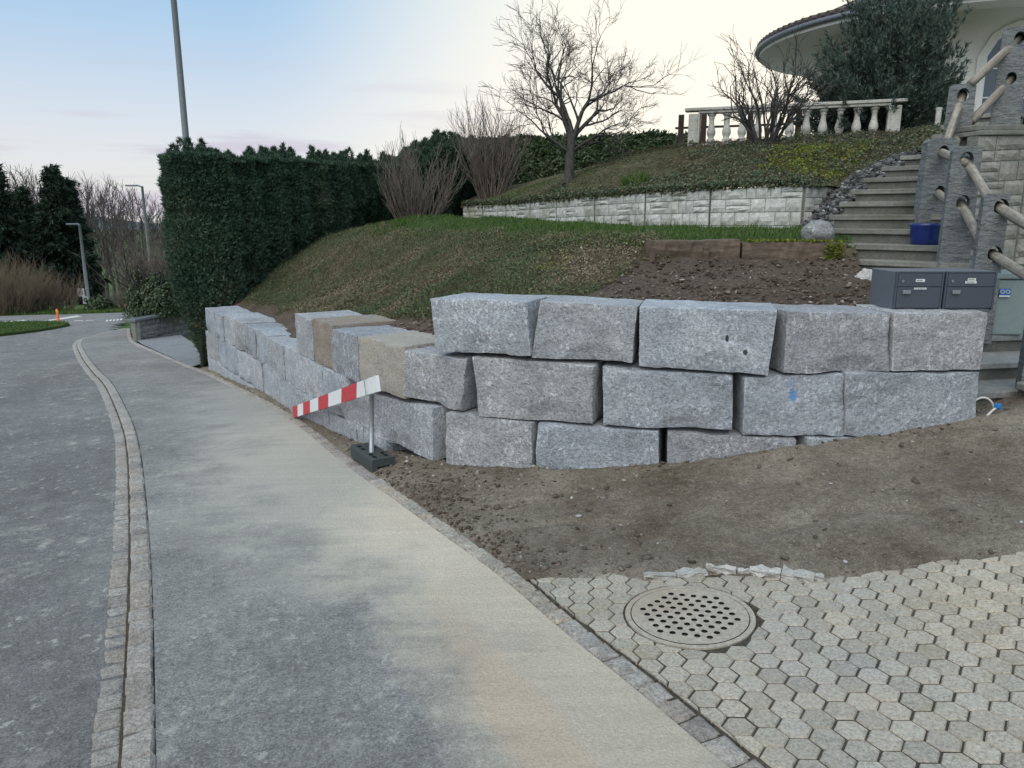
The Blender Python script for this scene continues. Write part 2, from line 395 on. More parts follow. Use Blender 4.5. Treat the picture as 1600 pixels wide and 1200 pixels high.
def soil(name, a, b_, stone, pst=.66, dusty=None, bscale=28, bstr=1.):
    m, t, b = NM(name); P = pos(t)
    n1 = noise_n(t, P, 1.5, 6, .7); n2 = noise_n(t, P, 30, 6, .8); n3 = noise_n(t, P, 110, 2, .8)
    c = ramp(t, n1, [(.3, a), (.7, b_)])
    c = mixc(t, 1., c, ramp(t, n2, [(.28, .5), (.5, 1.), (.72, 1.45)]), 'MULTIPLY')
    c = mixc(t, 1., c, ramp(t, n3, [(.3, .65), (.7, 1.35)]), 'MULTIPLY')
    c = mixc(t, ramp(t, noise_n(t, P, 62, 2, .5), [(pst, 0.), (pst+.04, .8)]), c, stone)
    fin(t, b, c, .95, .15)
    bump(t, b, math_n(t, 'ADD', noise_n(t, P, bscale, 6, .75), math_n(t, 'MULTIPLY', n3, .3)), bstr, .03)
    return m
MT['soil_dust'] = soil('dusty_soil', (.12, .09, .062), (.30, .262, .203), (.38, .35, .3), .66, bstr=1.)
MT['soil_dark'] = soil('dark_soil', (.085, .064, .047), (.145, .11, .082), (.3, .27, .23), .66)
MT['bank'] = soil('bank_litter', (.10, .085, .05), (.17, .14, .09), (.2, .17, .12), .64)
MT['lawn'] = soil('lawn_ground', (.035, .06, .015), (.06, .095, .025), (.1, .12, .05), .7)
MT['mound'] = soil('mound_ground', (.07, .075, .035), (.14, .12, .07), (.16, .14, .08), .66)
MT['field'] = soil('field_grass', (.06, .10, .03), (.08, .12, .04), (.1, .13, .05), .8, bstr=.2)
MT['sand'] = soil('joint_sand', (.075, .062, .047), (.13, .11, .082), (.2, .18, .15), .7)
def paver():
    m, t, b = NM('paver_concrete'); P = pos(t)
    n1 = noise_n(t, P, 1.1, 4, .6); n2 = noise_n(t, P, 75, 3, .8); n3 = noise_n(t, P, 11, 4, .65)
    c = ramp(t, n1, [(.32, (.375, .325, .245)), (.52, (.355, .32, .26)), (.7, (.32, .305, .275))])
    c = mixc(t, 1., c, ramp(t, n2, [(.28, .5), (.5, 1.), (.72, 1.4)]), 'MULTIPLY')
    c = mixc(t, ramp(t, n3, [(.56, 0.), (.75, .4)]), c, (.42, .40, .36))
    c = mixc(t, ramp(t, noise_n(t, P, 6, 4), [(.58, 0.), (.75, .45)]), c, (.30, .255, .15))
    # reddish earth washed along the street side
    c = mixc(t, ramp(t, noise_n(t, pos(t, (1.3, 1.3, 1)), .9, 3), [(.5, 0.), (.72, .4)]), c, (.36, .28, .215))
    c = mixc(t, 1., c, ramp(t, randv(t), [(0, .86), (1, 1.12)]), 'MULTIPLY')
    fin(t, b, c, .9, .25); bump(t, b, math_n(t, 'ADD', n2, n3), .6, .005)
    return m
MT['paver'] = paver()
def stone(name, base, dirt, rnd=.1, bst=.9, scl=14):
    m, t, b = NM(name); P = pos(t)
    n1 = noise_n(t, P, scl, 5, .65); n2 = noise_n(t, P, 70, 3, .7); n3 = noise_n(t, P, 1.5, 4, .6)
    c = ramp(t, n1, [(.3, tuple(x*.75 for x in base)), (.7, tuple(min(1, x*1.15) for x in base))])
    c = mixc(t, 1., c, ramp(t, n2, [(.3, .8), (.7, 1.15)]), 'MULTIPLY')
    c = mixc(t, ramp(t, n3, [(.48, 0.), (.72, .75)]), c, dirt)
    c = mixc(t, 1., c, ramp(t, randv(t), [(0, 1-rnd), (1, 1+rnd)]), 'MULTIPLY')
    fin(t, b, c, .9, .2); bump(t, b, math_n(t, 'ADD', n1, n2), bst, .015)
    return m
def chiselled():
    m, t, b = NM('post_stone'); P = pos(t); mp_ = t.nodes.new('ShaderNodeMapping'); mp_.inputs['Rotation'].default_value = (0, .45, 0); mp_.inputs['Scale'].default_value = (9, 9, 22)
    t.links.new(P, mp_.inputs['Vector']); n1 = noise_n(t, mp_.outputs[0], 1.2, 4, .6); n2 = noise_n(t, P, 4, 4)
    c = mixc(t, 1., ramp(t, n2, [(.3, (.125, .132, .132)), (.7, (.195, .203, .198))]), ramp(t, n1, [(.3, .84), (.7, 1.14)]), 'MULTIPLY')
    c = mixc(t, 1., c, ramp(t, noise_n(t, P, 60, 3, .8), [(.3, .75), (.7, 1.25)]), 'MULTIPLY')
    fin(t, b, c, .88, .2); bump(t, b, n1, 1., .03); return m
MT['post_stone'] = chiselled()
MT['whitestone'] = stone('pale_wall_stone', (.62, .62, .57), (.27, .27, .20))
MT['whitejoint'] = stone('pale_wall_joint', (.24, .24, .21), (.14, .14, .10))
MT['housestone'] = stone('terrace_wall_stone', (.33, .31, .27), (.17, .16, .14))
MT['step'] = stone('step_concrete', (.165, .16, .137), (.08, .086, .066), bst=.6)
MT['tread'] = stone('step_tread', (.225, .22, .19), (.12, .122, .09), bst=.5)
MT['tread_clean'] = stone('lower_tread', (.25, .25, .235), (.17, .17, .155), bst=.5)
MT['baluster'] = stone('baluster_concrete', (.55, .53, .47), (.20, .19, .15), bst=.5, scl=22)
MT['greywall'] = stone('grey_garden_wall', (.25, .25, .24), (.13, .13, .12))
MT['boulder'] = granite('boulder', (.30, .30, .285), rnd=0, streak=1.)
MT['rock'] = stone('gravel_rock', (.17, .165, .16), (.28, .27, .25), rnd=0)
def wood(name, a, b_, sc=(30, 30, 2.5)):
    m, t, b = NM(name); P = pos(t, sc, obj=True); n = noise_n(t, P, 1, 5, .65)
    c = ramp(t, n, [(.3, a), (.7, b_)])
    c = mixc(t, 1., c, ramp(t, noise_n(t, pos(t), 18, 4), [(.3, .75), (.7, 1.2)]), 'MULTIPLY')
    fin(t, b, c, .85, .2); bump(t, b, n, .7, .008); return m
MT['rail'] = wood('weathered_rail', (.13, .112, .09), (.37, .335, .275), (34, 34, 2.2))
MT['timber'] = wood('old_sleeper', (.07, .052, .038), (.165, .125, .092), (2.5, 20, 20))
MT['darkwood'] = wood('dark_wood', (.03, .02, .015), (.06, .04, .03), (25, 25, 2))
def bark(name, a, b_, s=30):
    m, t, b = NM(name); n = noise_n(t, pos(t, (1, 1, .3)), s, 4)
    fin(t, b, ramp(t, n, [(.3, a), (.7, b_)]), .9, .15); bump(t, b, n, .6, .01); return m
MT['bark'] = bark('grey_bark', (.04, .036, .033), (.10, .092, .082))
MT['twig'] = bark('shrub_stem', (.10, .082, .067), (.225, .185, .15), 12)
MT['twig_red'] = bark('brown_bush_stem', (.13, .10, .068), (.24, .185, .125), 8)
MT['fartree'] = bark('far_bark', (.075, .065, .058), (.15, .13, .115), 4)
MT['sprucebark'] = bark('spruce_bark', (.035, .03, .027), (.07, .058, .05), 12)
MT['thuja'] = leafmat('thuja_foliage', [(0, (.034, .062, .042)), (.45, (.056, .098, .062)), (.8, (.085, .135, .080)), (1, (.15, .13, .08))], .65, .2, .12)
MT['thujacore'] = plain('thuja_core', (.022, .030, .018), .9, .1, bmp=0)  # dark colour for the added light-blocking core in both hedges
MT['laurel'] = leafmat('laurel_leaf', [(0, (.025, .045, .018)), (.6, (.05, .08, .03)), (1, (.085, .115, .045))], .4, .4, .15)
MT['juniper'] = leafmat('juniper_foliage', [(0, (.042, .064, .052)), (.6, (.085, .118, .095)), (1, (.14, .17, .135))], .65, .2, .12)
MT['spruce'] = leafmat('spruce_needles', [(0, (.014, .026, .017)), (.7, (.026, .044, .028)), (1, (.04, .058, .035))], .7, .2, .1)
MT['grass'] = leafmat('grass_blade', [(0, (.045, .085, .018)), (.7, (.085, .15, .03)), (1, (.15, .18, .06))], .6, .25, .3)
MT['cover'] = leafmat('ground_cover', [(0, (.055, .08, .034)), (.3, (.095, .128, .055)), (.45, (.14, .155, .07)), (.58, (.18, .145, .09)), (.85, (.25, .20, .13)), (.92, (.38, .31, .22)), (1, (.55, .49, .40))], .7, .2, .15)
MT['covergreen'] = leafmat('cotoneaster', [(0, (.04, .06, .036)), (.5, (.08, .11, .06)), (.8, (.13, .15, .08)), (.9, (.18, .15, .085)), (1, (.26, .21, .13))], .6, .25, .15)
MT['moss'] = leafmat('moss_leaf', [(0, (.09, .12, .02)), (.6, (.17, .19, .035)), (1, (.25, .25, .06))], .9, .1, .2)
MT['clod'] = leafmat('soil_clods', [(0, (.055, .041, .029)), (.5, (.105, .079, .057)), (.85, (.15, .117, .088)), (.95, (.22, .18, .145)), (1, (.38, .34, .29))], .95, .1, 0)
MT['grit'] = leafmat('dusty_grit', [(0, (.07, .058, .044)), (.6, (.14, .12, .094)), (.9, (.21, .19, .155)), (1, (.42, .40, .36))], .95, .1, 0)
MT['rocks'] = leafmat('slope_rocks', [(0, (.035, .035, .034)), (.5, (.095, .093, .088)), (.85, (.16, .155, .145)), (1, (.36, .355, .34))], .9, .2, 0)
MT['drystem'] = leafmat('dry_hedge_twigs', [(0, (.05, .04, .026)), (1, (.12, .09, .055))], .9, .1, 0)
MT['metal'] = plain('galvanised', (.33, .345, .35), .45, .5, .6, .1, 30, .03)
MT['lampmetal'] = plain('lamp_pole', (.36, .385, .40), .5, .4, .3, .06, 12, .02)
MT['mailbox'] = plain('mailbox_paint', (.060, .068, .085), .42, .45, 0, .05, 40, .02)
MT['mailbox_body'] = plain('mailbox_body', (.135, .15, .17), .4, .45, .2, .05, 40, .02)
MT['chrome'] = plain('latch_metal', (.33, .34, .35), .35, .5, .7, .05, 40, 0)
MT['paper'] = plain('name_label', (.62, .62, .6), .7, .2, 0, .05, 200, 0)
MT['ink'] = plain('label_ink', (.12, .12, .13), .8, .2, 0, .05, 100, 0)
MT['bin'] = plain('bin_metal', (.25, .30, .29), .45, .4, .1, .05, 20, .02)
MT['blueink'] = plain('sticker_blue', (.03, .12, .36), .5, .4, 0, .03, 100, 0)
MT['pot'] = plain('blue_glaze', (.010, .022, .13), .3, .6, 0, .15, 10, .02)
MT['white'] = plain('white_paint', (.72, .72, .70), .5, .35, 0, .06, 20, .02)
MT['red'] = plain('red_paint', (.52, .045, .055), .5, .35, 0, .12, 30, .02)
MT['orange'] = plain('orange_plastic', (.75, .16, .03), .5, .35, 0, .08, 20, 0)
MT['rubber'] = plain('recycled_plastic', (.055, .062, .06), .8, .25, 0, .3, 60, .4)
MT['marking'] = plain('road_paint', (.62, .62, .6), .8, .2, 0, .12, 30, .1)
MT['render'] = plain('house_render', (.70, .68, .63), .9, .15, 0, .05, 30, .15)
MT['soffit'] = plain('soffit_boards', (.58, .57, .53), .7, .25, 0, .06, 8, .05)
MT['gutter'] = plain('gutter_metal', (.16, .175, .19), .45, .45, .3, .08, 20, .03)
MT['rooftile'] = plain('roof_tiles', (.10, .08, .075), .85, .2, 0, .35, 40, .4)
MT['frame'] = plain('window_frame', (.66, .68, .69), .4, .4, 0, .03, 20, 0)
MT['concrete'] = stone('lid_concrete', (.39, .345, .275), (.34, .27, .2), rnd=0, bst=.35, scl=30)
MT['greypave'] = stone('grey_paving', (.25, .255, .26), (.19, .19, .19), rnd=0, bst=.4, scl=9)
MT['hole'] = plain('hole_shade', (.012, .012, .012), .9, .1, bmp=0)  # near-black colour paints the shade inside holes and slots
MT['mortar'] = stone('mortar_lump', (.50, .48, .44), (.28, .25, .2), rnd=0, bst=.8, scl=30)
MT['cable'] = plain('cable_white', (.55, .54, .50), .5, .4, 0, .05, 20, 0)
MT['bluecap'] = plain('cable_cap', (.02, .20, .55), .4, .4, 0, .05, 20, 0)
def glass():
    m, t, b = NM('window_glass'); fin(t, b, (.06, .08, .10), .06, .8); return m
MT['glass'] = glass()
MT['hill'] = plain('far_wooded_hill', (.10, .13, .14), 1, .05, 0, .25, .01, 0)  # blue-grey tint paints distance haze into the forest colour
# ------------------------------------------------------------------ street level
def axis(lo, hi, fine, lim):
    a = list(np.arange(-lim, lim+fine, fine)); s = fine; p = lim
    while p < hi: s *= 1.35; p += s; a.append(p)
    s = fine; p = -lim
    while p > lo: s *= 1.35; p -= s; a.insert(0, p)
    return np.array(a)
xs = axis(-4500, 4500, 1.0, 60); ys = axis(-600, 5200, 1.0, 90); X, Y = np.meshgrid(xs, ys)
idx = np.arange(X.size).reshape(X.shape)
F = np.stack([idx[:-1, :-1], idx[:-1, 1:], idx[1:, 1:], idx[1:, :-1]], -1).reshape(-1, 4)
V = np.stack([X.ravel(), Y.ravel(), (G(X, Y)-.15+.25*vnoise(X*.08, Y*.08)*sstep(40, 80, np.hypot(X, Y))).ravel()], 1)
tag(mesh_np('ground', V, F, MT['field'], smooth=True), kind='structure')
# far wooded ridge beyond the valley
a = np.linspace(R(-75), R(75), 160); V = []; 
for k, (rr, hh) in enumerate(((2600, -60), (2900, -20), (3200, -5), (3900, -10))):
    for t in a:
        h = hh+45*vnoise(np.array([t*4+k*.1]), 0, 0, 5)[0] if k else -60
        V.append((rr*math.sin(t), rr*math.cos(t), h))
F = [(k*160+i, k*160+i+1, (k+1)*160+i+1, (k+1)*160+i) for k in range(3) for i in range(159)]
tag(pyd('hills', V, F, MT['hill'], smooth=True), kind='structure')

KERB_IN = [gp(*p) for p in [(244, 1179), (242, 1033), (238, 908), (233, 825), (225, 742), (219, 700), (206, 655), (177, 600), (157, 580), (140, 560), (131, 545), (128, 536), (134, 529), (152, 524), (173, 518), (200, 513)]]
EDGE = [gp(*p) for p in [(1200, 1200), (1015, 1052), (920, 985), (823, 902), (776, 869), (695, 815), (621, 764), (580, 737), (540, 708), (470, 655), (400, 617), (330, 583), (300, 572), (255, 553), (215, 536), (207, 529), (204, 520), (203, 513)]]
def extend(P, back=4.0):
    P = [np.array(p) for p in P]; d = (P[0]-P[2])[:2]; d /= np.linalg.norm(d)
    q = P[0][:2]+d*back; return [np.array([q[0], q[1], 0])]+P
KI = smooth_path(catmull(np.array(extend(KERB_IN))[:, :2], 260), 10); ED = smooth_path(catmull(np.array(extend(EDGE))[:, :2], 260), 10)
def normals(P):
    d = np.gradient(P, axis=0); d /= np.linalg.norm(d, axis=1, keepdims=True); return np.stack([d[:, 1], -d[:, 0]], 1)   # to the right
nK = normals(KI); nE = normals(ED)
# pavement sheet between the kerb and the inner cobble row
ROWW = .115
ER = ED-nE*ROWW
def arcp(P, n):
    s = np.r_[0, np.cumsum(np.linalg.norm(np.diff(P, axis=0), axis=1))]; q = np.linspace(0, s[-1], n)
    return np.stack([np.interp(q, s, P[:, 0]), np.interp(q, s, P[:, 1])], 1)
A = arcp(KI, 300); B = arcp(ER, 300); n = 24; V = []
for k in range(n+1):
    q = A*(1-k/n)+B*(k/n); z = G(q[:, 0], q[:, 1])+.003*vnoise(q[:, 0]*2, q[:, 1]*2, 0, 3)
    V.append(np.c_[q, z])
V = np.concatenate(V); F = [(k*300+i, (k+1)*300+i, (k+1)*300+i+1, k*300+i+1) for k in range(n) for i in range(299)]
tag(mesh_np('sidewalk', V, np.array(F), MT['sidewalk'], smooth=True), kind='structure')
KERBDROP = .035
mid = (A+B)/2
roadpoly = [tuple(p) for p in mid[::4]]+[tuple(gp(*p)[:2]) for p in ((216, 486), (170, 487.5), (125, 489), (60, 490.5), (0, 492), (-60, 493), (-300, 496))]+[(-70, 20), (-70, -8), (-3, -8)]
tag(grid_mesh('road', -66, 0, -7, 62, .5, lambda x, y: G(x, y)-KERBDROP, lambda x, y: inpoly(x, y, roadpoly), MT['road']), kind='structure')

# granite setts: kerb in two rows, one row along the inner edge
def sett_mesh(name, c, ux, nx, L_, W_, H_, seed):
    r = random.Random(seed); b = .014; V = []
    for z, ins in ((-H_, 0), (-b*.8, 0), (0, b)):
        for sx, sy in ((-1, -1), (1, -1), (1, 1), (-1, 1)):
            jx = r.uniform(-.006, .006); jy = r.uniform(-.005, .005); jz = r.uniform(-.004, .004) if z == 0 else 0
            p = c[:2]+ux*(sx*(L_/2-ins)+jx)+nx*(sy*(W_/2-ins)+jy); V.append((p[0], p[1], c[2]+z+jz))
    V.append((c[0], c[1], c[2]+r.uniform(.0, .006)))
    F = [(i, (i+1) % 4, 4+(i+1) % 4, 4+i) for i in range(4)]+[(4+i, 4+(i+1) % 4, 8+(i+1) % 4, 8+i) for i in range(4)]+[(8+i, 8+(i+1) % 4, 12) for i in range(4)]
    return V, F
def sett_row(parent, path, offs, dz, near, wid=.115, seed=0, kind='sett', lens=(.11, .175)):
    P = resample(path, .01); N = normals(P)[...]; r = random.Random(seed); i = 0; far = MB(); cnt = 0
    while True:
        Ln = r.uniform(*lens); k = int(Ln/.01)
        if i+k >= len(P): break
        j = i+k//2; ux = np.array([-N[j][1], N[j][0]]); q = P[j]+N[j]*offs
        z = float(G(q[0], q[1]))+dz+r.uniform(-.004, .004); d = math.hypot(q[0], q[1])
        V, F = sett_mesh(kind, np.array([q[0], q[1], z]), ux, N[j], Ln-.014, wid-.007, .12, r.random())
        if q[1] > .5 and d < near: pyd(kind, V, F, MT['cobble_dusty' if (parent.name == 'pavement_edging' and 3.3 < q[1] < 5.6) else 'cobble'], parent); cnt += 1
        elif q[1] > -2: far.add(V, F)
        i += k
    return far
kerb = empty('kerb', (float(KI[20][0]), float(KI[20][1]), float(G(*KI[20])))); tag(kerb, kind='structure')
f1 = sett_row(kerb, KI, -.0575, .004, 9.5, seed=1)
f2 = sett_row(kerb, KI, -.168, -KERBDROP+.006, 9.5, seed=2)
f1.add(f2.V, f2.F); tag(f1.build('sett_rows', MT['cobble'], kerb), kind='stuff')
bed = []
NB = normals(A)
for off, dz in ((0, -.02), (-.125, -.02), (-.125, -.05), (-.25, -.05)):
    q = A+NB*off; bed.append(np.c_[q, G(q[:, 0], q[:, 1])+dz])
V = np.concatenate(bed); F = [(k*300+i, k*300+i+1, (k+1)*300+i+1, (k+1)*300+i) for k in range(3) for i in range(299)]
pyd('kerb_bed', V, F, MT['sand'], kerb)
edging = empty('pavement_edging', (.84, 2.23, float(G(.84, 2.23)))); tag(edging, kind='structure')
f3 = sett_row(edging, ED, -ROWW/2, .004, 9.0, wid=.112, seed=3, lens=(.10, .16))
tag(f3.build('sett_row', MT['cobble'], edging), kind='stuff')
EB = arcp(ED, 300); NB2 = normals(EB); V = []
for off in (.02, -ROWW-.02):
    q = EB+NB2*off; V.append(np.c_[q, G(q[:, 0], q[:, 1])-.012])
V = np.concatenate(V); pyd('edging_bed', V, [(i, i+1, 301+i, 300+i) for i in range(299)], MT['sand'], edging)

# ------------------------------------------------------------------ granite block wall
WP = [(-5.42, 13.2), (-5.18, 12.8), (-3.57, 10.4), (-2.49, 8.5), (-1.42, 6.8), (-.92, 6.2), (-.57, 5.9), (.24, 5.5), (.93, 5.32), (1.8, 5.1), (2.72, 5.16), (3.6, 5.22)]
def wallpt(px, py, back=0.):
    d = ray(px, py); best = None
    for (ax, ay), (bx, by) in zip(WP[:-1], WP[1:]):
        ex, ey = bx-ax, by-ay; den = d[0]*ey-d[1]*ex
        if abs(den) < 1e-9: continue
        k = (ax*ey-ay*ex)/den; s = (ax*d[1]-ay*d[0])/den
        if k > 0 and -1e-6 <= s <= 1+1e-6 and (best is None or k < best): best = k
    if best is None: best = 5.25/d[1]
    best *= 1+back/math.hypot(d[0]*best, d[1]*best)
    return np.array([d[0]*best, d[1]*best, CAM_H+d[2]*best])
def planpx(px, z):
    # plan position on the wall face that shows at column px for height z
    y = 540.
    for _ in range(40):
        p = wallpt(px, y); zc = p[1]*math.cos(TH)+(CAM_H-z)*math.sin(TH)
        m = (CAM_H-z)/p[1]; y = 600+FPX*math.tan(math.atan(m)-TH)
    return wallpt(px, y)[:2]
wall = empty('block_wall', (1.0, 5.4, -.19)); tag(wall, 'dry stacked wall of rough grey granite blocks curving from steps to hedge', 'wall')
def block(quad, depth, seed, m, label=None, name='granite_block', rough=1.0, side=(0, 0)):
    TL, TR, BR, BL = [np.array(q, float) for q in quad]
    e = (TR-TL)[:2]+(BR-BL)[:2]; e /= np.linalg.norm(e); nb = np.array([-e[1], e[0], 0.])   # pointing back into the bank
    r = random.Random(seed)
    def cor(u, v, w_):
        f = (BL*(1-u)+BR*u)*(1-v)+(TL*(1-u)+TR*u)*v
        return f+nb*depth*w_*(1+.0*v)
    Lm = np.linalg.norm(TR-TL); Hm = np.linalg.norm(TL-BL)
    fine = .022 if TL[1] < 7.5 else .035
    nu = max(8, int(Lm/fine)); nv = max(6, int(Hm/fine)); nw = max(6, int(depth/.05))
    V = []; prm = []; F = []
    def patch(n1_, n2_, fn):            # one face with its own vertices, so edges stay crisp
        b0 = len(V)
        for j in range(n2_+1):
            for i in range(n1_+1): k3 = fn(i, j); V.append(cor(k3[0]/nu, k3[1]/nv, k3[2]/nw)); prm.append(k3)
        for j in range(n2_):
            for i in range(n1_):
                q = b0+j*(n1_+1)+i; F.append((q, q+1, q+n1_+2, q+n1_+1))
    patch(nu, nv, lambda i, j: (i, j, 0)); patch(nu, nv, lambda i, j: (nu-i, j, nw))
    patch(nu, nw, lambda i, j: (i, nv, j)); patch(nu, nw, lambda i, j: (i, 0, nw-j))
    patch(nw, nv, lambda i, j: (0, j, nw-i)); patch(nw, nv, lambda i, j: (nu, j, i))
    V = np.array(V); prm = np.array(prm, float)/np.array([nu, nv, nw])
    a = np.minimum(prm[:, 0], 1-prm[:, 0])*Lm; b = np.minimum(prm[:, 1], 1-prm[:, 1])*Hm; c = np.minimum(prm[:, 2], 1-prm[:, 2])*depth
    ex = np.array([e[0], e[1], 0]); ez = np.array([0, 0, 1.])
    o3 = seed*3.7
    ch = np.clip(vnoise(V[:, 0]*5+o3, V[:, 1]*5, V[:, 2]*5, seed, 3)+.25, 0, 1)      # how much an edge has broken off
    rad = .003+.016*ch**2*rough
    S = lambda q: np.where(q < 1e-6, 0, 1)
    dirs = np.zeros_like(V)
    # round edges: on each face pull inwards near edges of the other two axes
    for (q0, q1, ax0, sg) in ((a, np.minimum(b, c*1.0), ex, prm[:, 0]), (b, np.minimum(a, c), ez, prm[:, 1]), (c, np.minimum(a, b), nb, prm[:, 2])):
        onf = q0 < 1e-6; pull = np.where(onf, np.clip(1-q1/rad, 0, 1)**2*rad*.8, 0)
        dirs += ax0[None]*(np.where(sg < .5, 1, -1)*pull)[:, None]
    # split-face relief
    n1 = vnoise(V[:, 0]*2.3+o3, V[:, 1]*2.3, V[:, 2]*2.3, seed+1, 2); n2 = vnoise(V[:, 0]*9, V[:, 1]*9+o3, V[:, 2]*9, seed+2, 3)
    n5 = np.abs(vnoise(V[:, 0]*4.5+o3, V[:, 1]*4.5, V[:, 2]*6.5, seed+5, 4))
    onf = (c < 1e-6) & (prm[:, 2] < .5); onb = b < 1e-6; ona = a < 1e-6
    dirs += nb[None]*(np.where(onf, n1*.012+n2*.009+n5*.020, 0)*rough)[:, None]
    dirs += ez[None]*(np.where(onb, n1*.004+n2*.008, 0)*rough)[:, None]
    dirs += ex[None]*(np.where(ona, n1*.005+n2*.009, 0)*rough)[:, None]
    # a large spall on a lower corner of some blocks
    if r.random() < .6:
        cu = r.uniform(.1, .9); rr = r.uniform(.12, .3)
        dd = np.hypot((prm[:, 0]-cu)*Lm, prm[:, 1]*Hm*1.6)+.05*n2
        dirs += nb[None]*(np.where(prm[:, 2] < .4, np.clip((1-dd/rr)*2.2, 0, 1)*.028*rough*np.clip(1-prm[:, 1]*1.2, 0, 1), 0))[:, None]
    V = V+dirs
    e2 = np.sort(np.stack([a, b, c], 1), axis=1)[:, 1]     # distance to the nearest arris
    wear = np.clip(1-e2/(.016+.035*np.clip(vnoise(V[:, 0]*3+9, V[:, 1]*3, V[:, 2]*3, seed+9), 0, 1)), 0, 1)*(.45+.75*np.clip(vnoise(V[:, 0]*7, V[:, 1]*7, V[:, 2]*7, seed+7)+.2, 0, 1))
    o = mesh_np(name, V, np.array(F), m, wall, smooth=True, tint=wear)
    if label: o['label'] = label
    return o
gr = MT['granite']
front = [  # outlines of the front faces as they stand, TL TR BR BL
 ((671, 466), (824, 470), (828, 557), (681, 550), -.03), ((843, 470), (995, 480), (988, 568), (829, 560), 0), ((1000, 478), (1215, 486), (1201, 587), (997, 573), 0),
 ((1231, 486), (1393, 490), (1391, 581), (1224, 584), .03), ((1397, 488), (1545, 487), (1532, 578), (1394, 580), 0),
 ((631, 546), (730, 560), (719, 645), (631, 618), .02), ((737, 557), (929, 571), (925, 664), (748, 651), -.01), ((941, 573), (1146, 588), (1144, 673), (941, 666), 0),
 ((1164, 589), (1320, 584), (1320, 682), (1161, 681), .02), ((1321, 583), (1531, 581), (1524, 690), (1321, 682), 0),
 ((543, 606), (674, 638), (675, 722), (545, 668), -.02), ((696, 645), (832, 661), (830, 752), (697, 740), 0), ((838, 663), (1030, 673), (1028, 755), (836, 755), 0),
 ((1043, 675), (1247, 687), (1247, 765), (1042, 760), 0), ((1262, 686), (1440, 684), (1440, 760), (1262, 765), 0)]
for i, (a_, b_, c_, d_, bk) in enumerate(front):
    lab = {8: 'grey granite block with a smear of blue marking paint', 2: 'wide grey granite block with two small drill holes'}.get(i)
    mt_ = gr
    if i == 8: mt_ = granite('granite_painted', (.40, .42, .445), rnd=0, wear=True, spots=[(*wallpt(1239, 600), .012, .05, (.24, .40, .62), .7), (*wallpt(1243, 620), .03, .05, (.10, .30, .60), .8)])
    if i == 2: mt_ = granite('granite_drilled', (.40, .42, .445), rnd=0, wear=True, spots=[(*wallpt(1136, 529), .014, .028, (.05, .05, .05), 1), (*wallpt(1165, 551), .018, .022, (.06, .06, .06), 1)])  # shade of the drill holes painted as dark spots, no hollow in the mesh
    block([wallpt(*q, back=bk) for q in (a_, b_, c_, d_)], .52, 11+i, mt_, lab)
def course(js, z0, z1, mats=None, seed=100, dep=.5, ragged=.018):
    P = [planpx(j, (z0+z1)/2) for j in js]
    for i in range(len(js)-1):
        r = random.Random(seed+i); p, q = P[i], P[i+1]; u = (q-p)/np.linalg.norm(q-p); nb = np.array([-u[1], u[0]])
        p2 = p+u*.007; q2 = q-u*.007; o = r.uniform(-.015, .02)
        zt = z1+r.uniform(-ragged, ragged*.5)
        Q = [np.r_[p2+nb*o, zt+r.uniform(-.01, .01)], np.r_[q2+nb*o, zt+r.uniform(-.01, .01)], np.r_[q2+nb*o, z0+.004], np.r_[p2+nb*o, z0+.004]]
        m, lab = (mats or {}).get(i, (gr, None))
        block(Q, dep+r.uniform(-.05, .08), seed+i, m, lab)
course([322, 336, 349, 367, 382, 399, 420, 444, 504, 542], -.19, .25, seed=200)
course([459, 487, 519, 559, 631], .25, .70, {1: (MT['granite_brown'], 'rust brown granite block'), 3: (MT['granite_warm'], 'yellowish granite block')}, seed=230, dep=.62)
course([322, 342, 372, 409, 460, 512, 556, 600], -.63, -.19, seed=260)
course([326, 349, 400, 455], -1.07, -.63, seed=280)
# ------------------------------------------------------------------ driveway and the soil in front of the wall
SB = [gp(*p)[:2] for p in [(823, 903), (900, 900), (985, 899), (1010, 907), (1090, 897), (1180, 900), (1290, 908), (1370, 898), (1450, 881), (1600, 861), (1760, 838)]]
edge_soil = [tuple(p) for p in ED if p[1] > SB[0][1] and p[1] < 13.4]
wallf = [(x, y) for x, y in WP]
soilpoly = [tuple(p) for p in SB]+[(5.6, 5.2), (3.7, 5.6)]+[(x+.02, y+.35) for x, y in WP[::-1]]+[(-5.9, 13.4)]+edge_soil[::-1]
def soil_h(x, y):
    sd = sdist(x, y, soilpoly); dw = pdist(x, y, WP, False)
    bumpz = .10*np.exp(-((x-1.9)**2+(y-5.0)**2)/1.1)+.05*np.exp(-(dw/.35)**2)
    return G(x, y)+np.clip(sd*.35+.02*vnoise(x*9, y*9, 0, 4), -.05, .022)+bumpz*sstep(0, .4, sd)+.026*vnoise(x*2.6, y*2.6, 0, 8, 4)*sstep(0, .3, sd)+.012*vnoise(x*14, y*14, 0, 9)*sstep(0, .15, sd)-.035*np.clip(1-np.abs(vnoise(x*.8+y*.4, y*1.9, 0, 44, 2))*11, 0, 1)*sstep(0, .3, sd)
tag(grid_mesh('soil_patch', -6, 5.8, 3.0, 13.6, .035, soil_h, lambda x, y: sdist(x, y, soilpoly) > -.05, MT['soil_dust']), kind='structure')
soil_ob = bpy.data.objects['soil_patch']
drivepoly = [tuple(p) for p in ED if -2.5 < p[1] < SB[0][1]+.1]+[tuple(p) for p in SB]+[(7, 3.5), (6, -2.5)]
tag(grid_mesh('driveway', -.3, 6.5, -2.4, 5, .07, lambda x, y: G(x, y)-.0066, lambda x, y: sdist(x, y, drivepoly) > -.06, MT['sand']), kind='structure')
drive = bpy.data.objects['driveway']
LID = gp(1077, 961); LR = .305
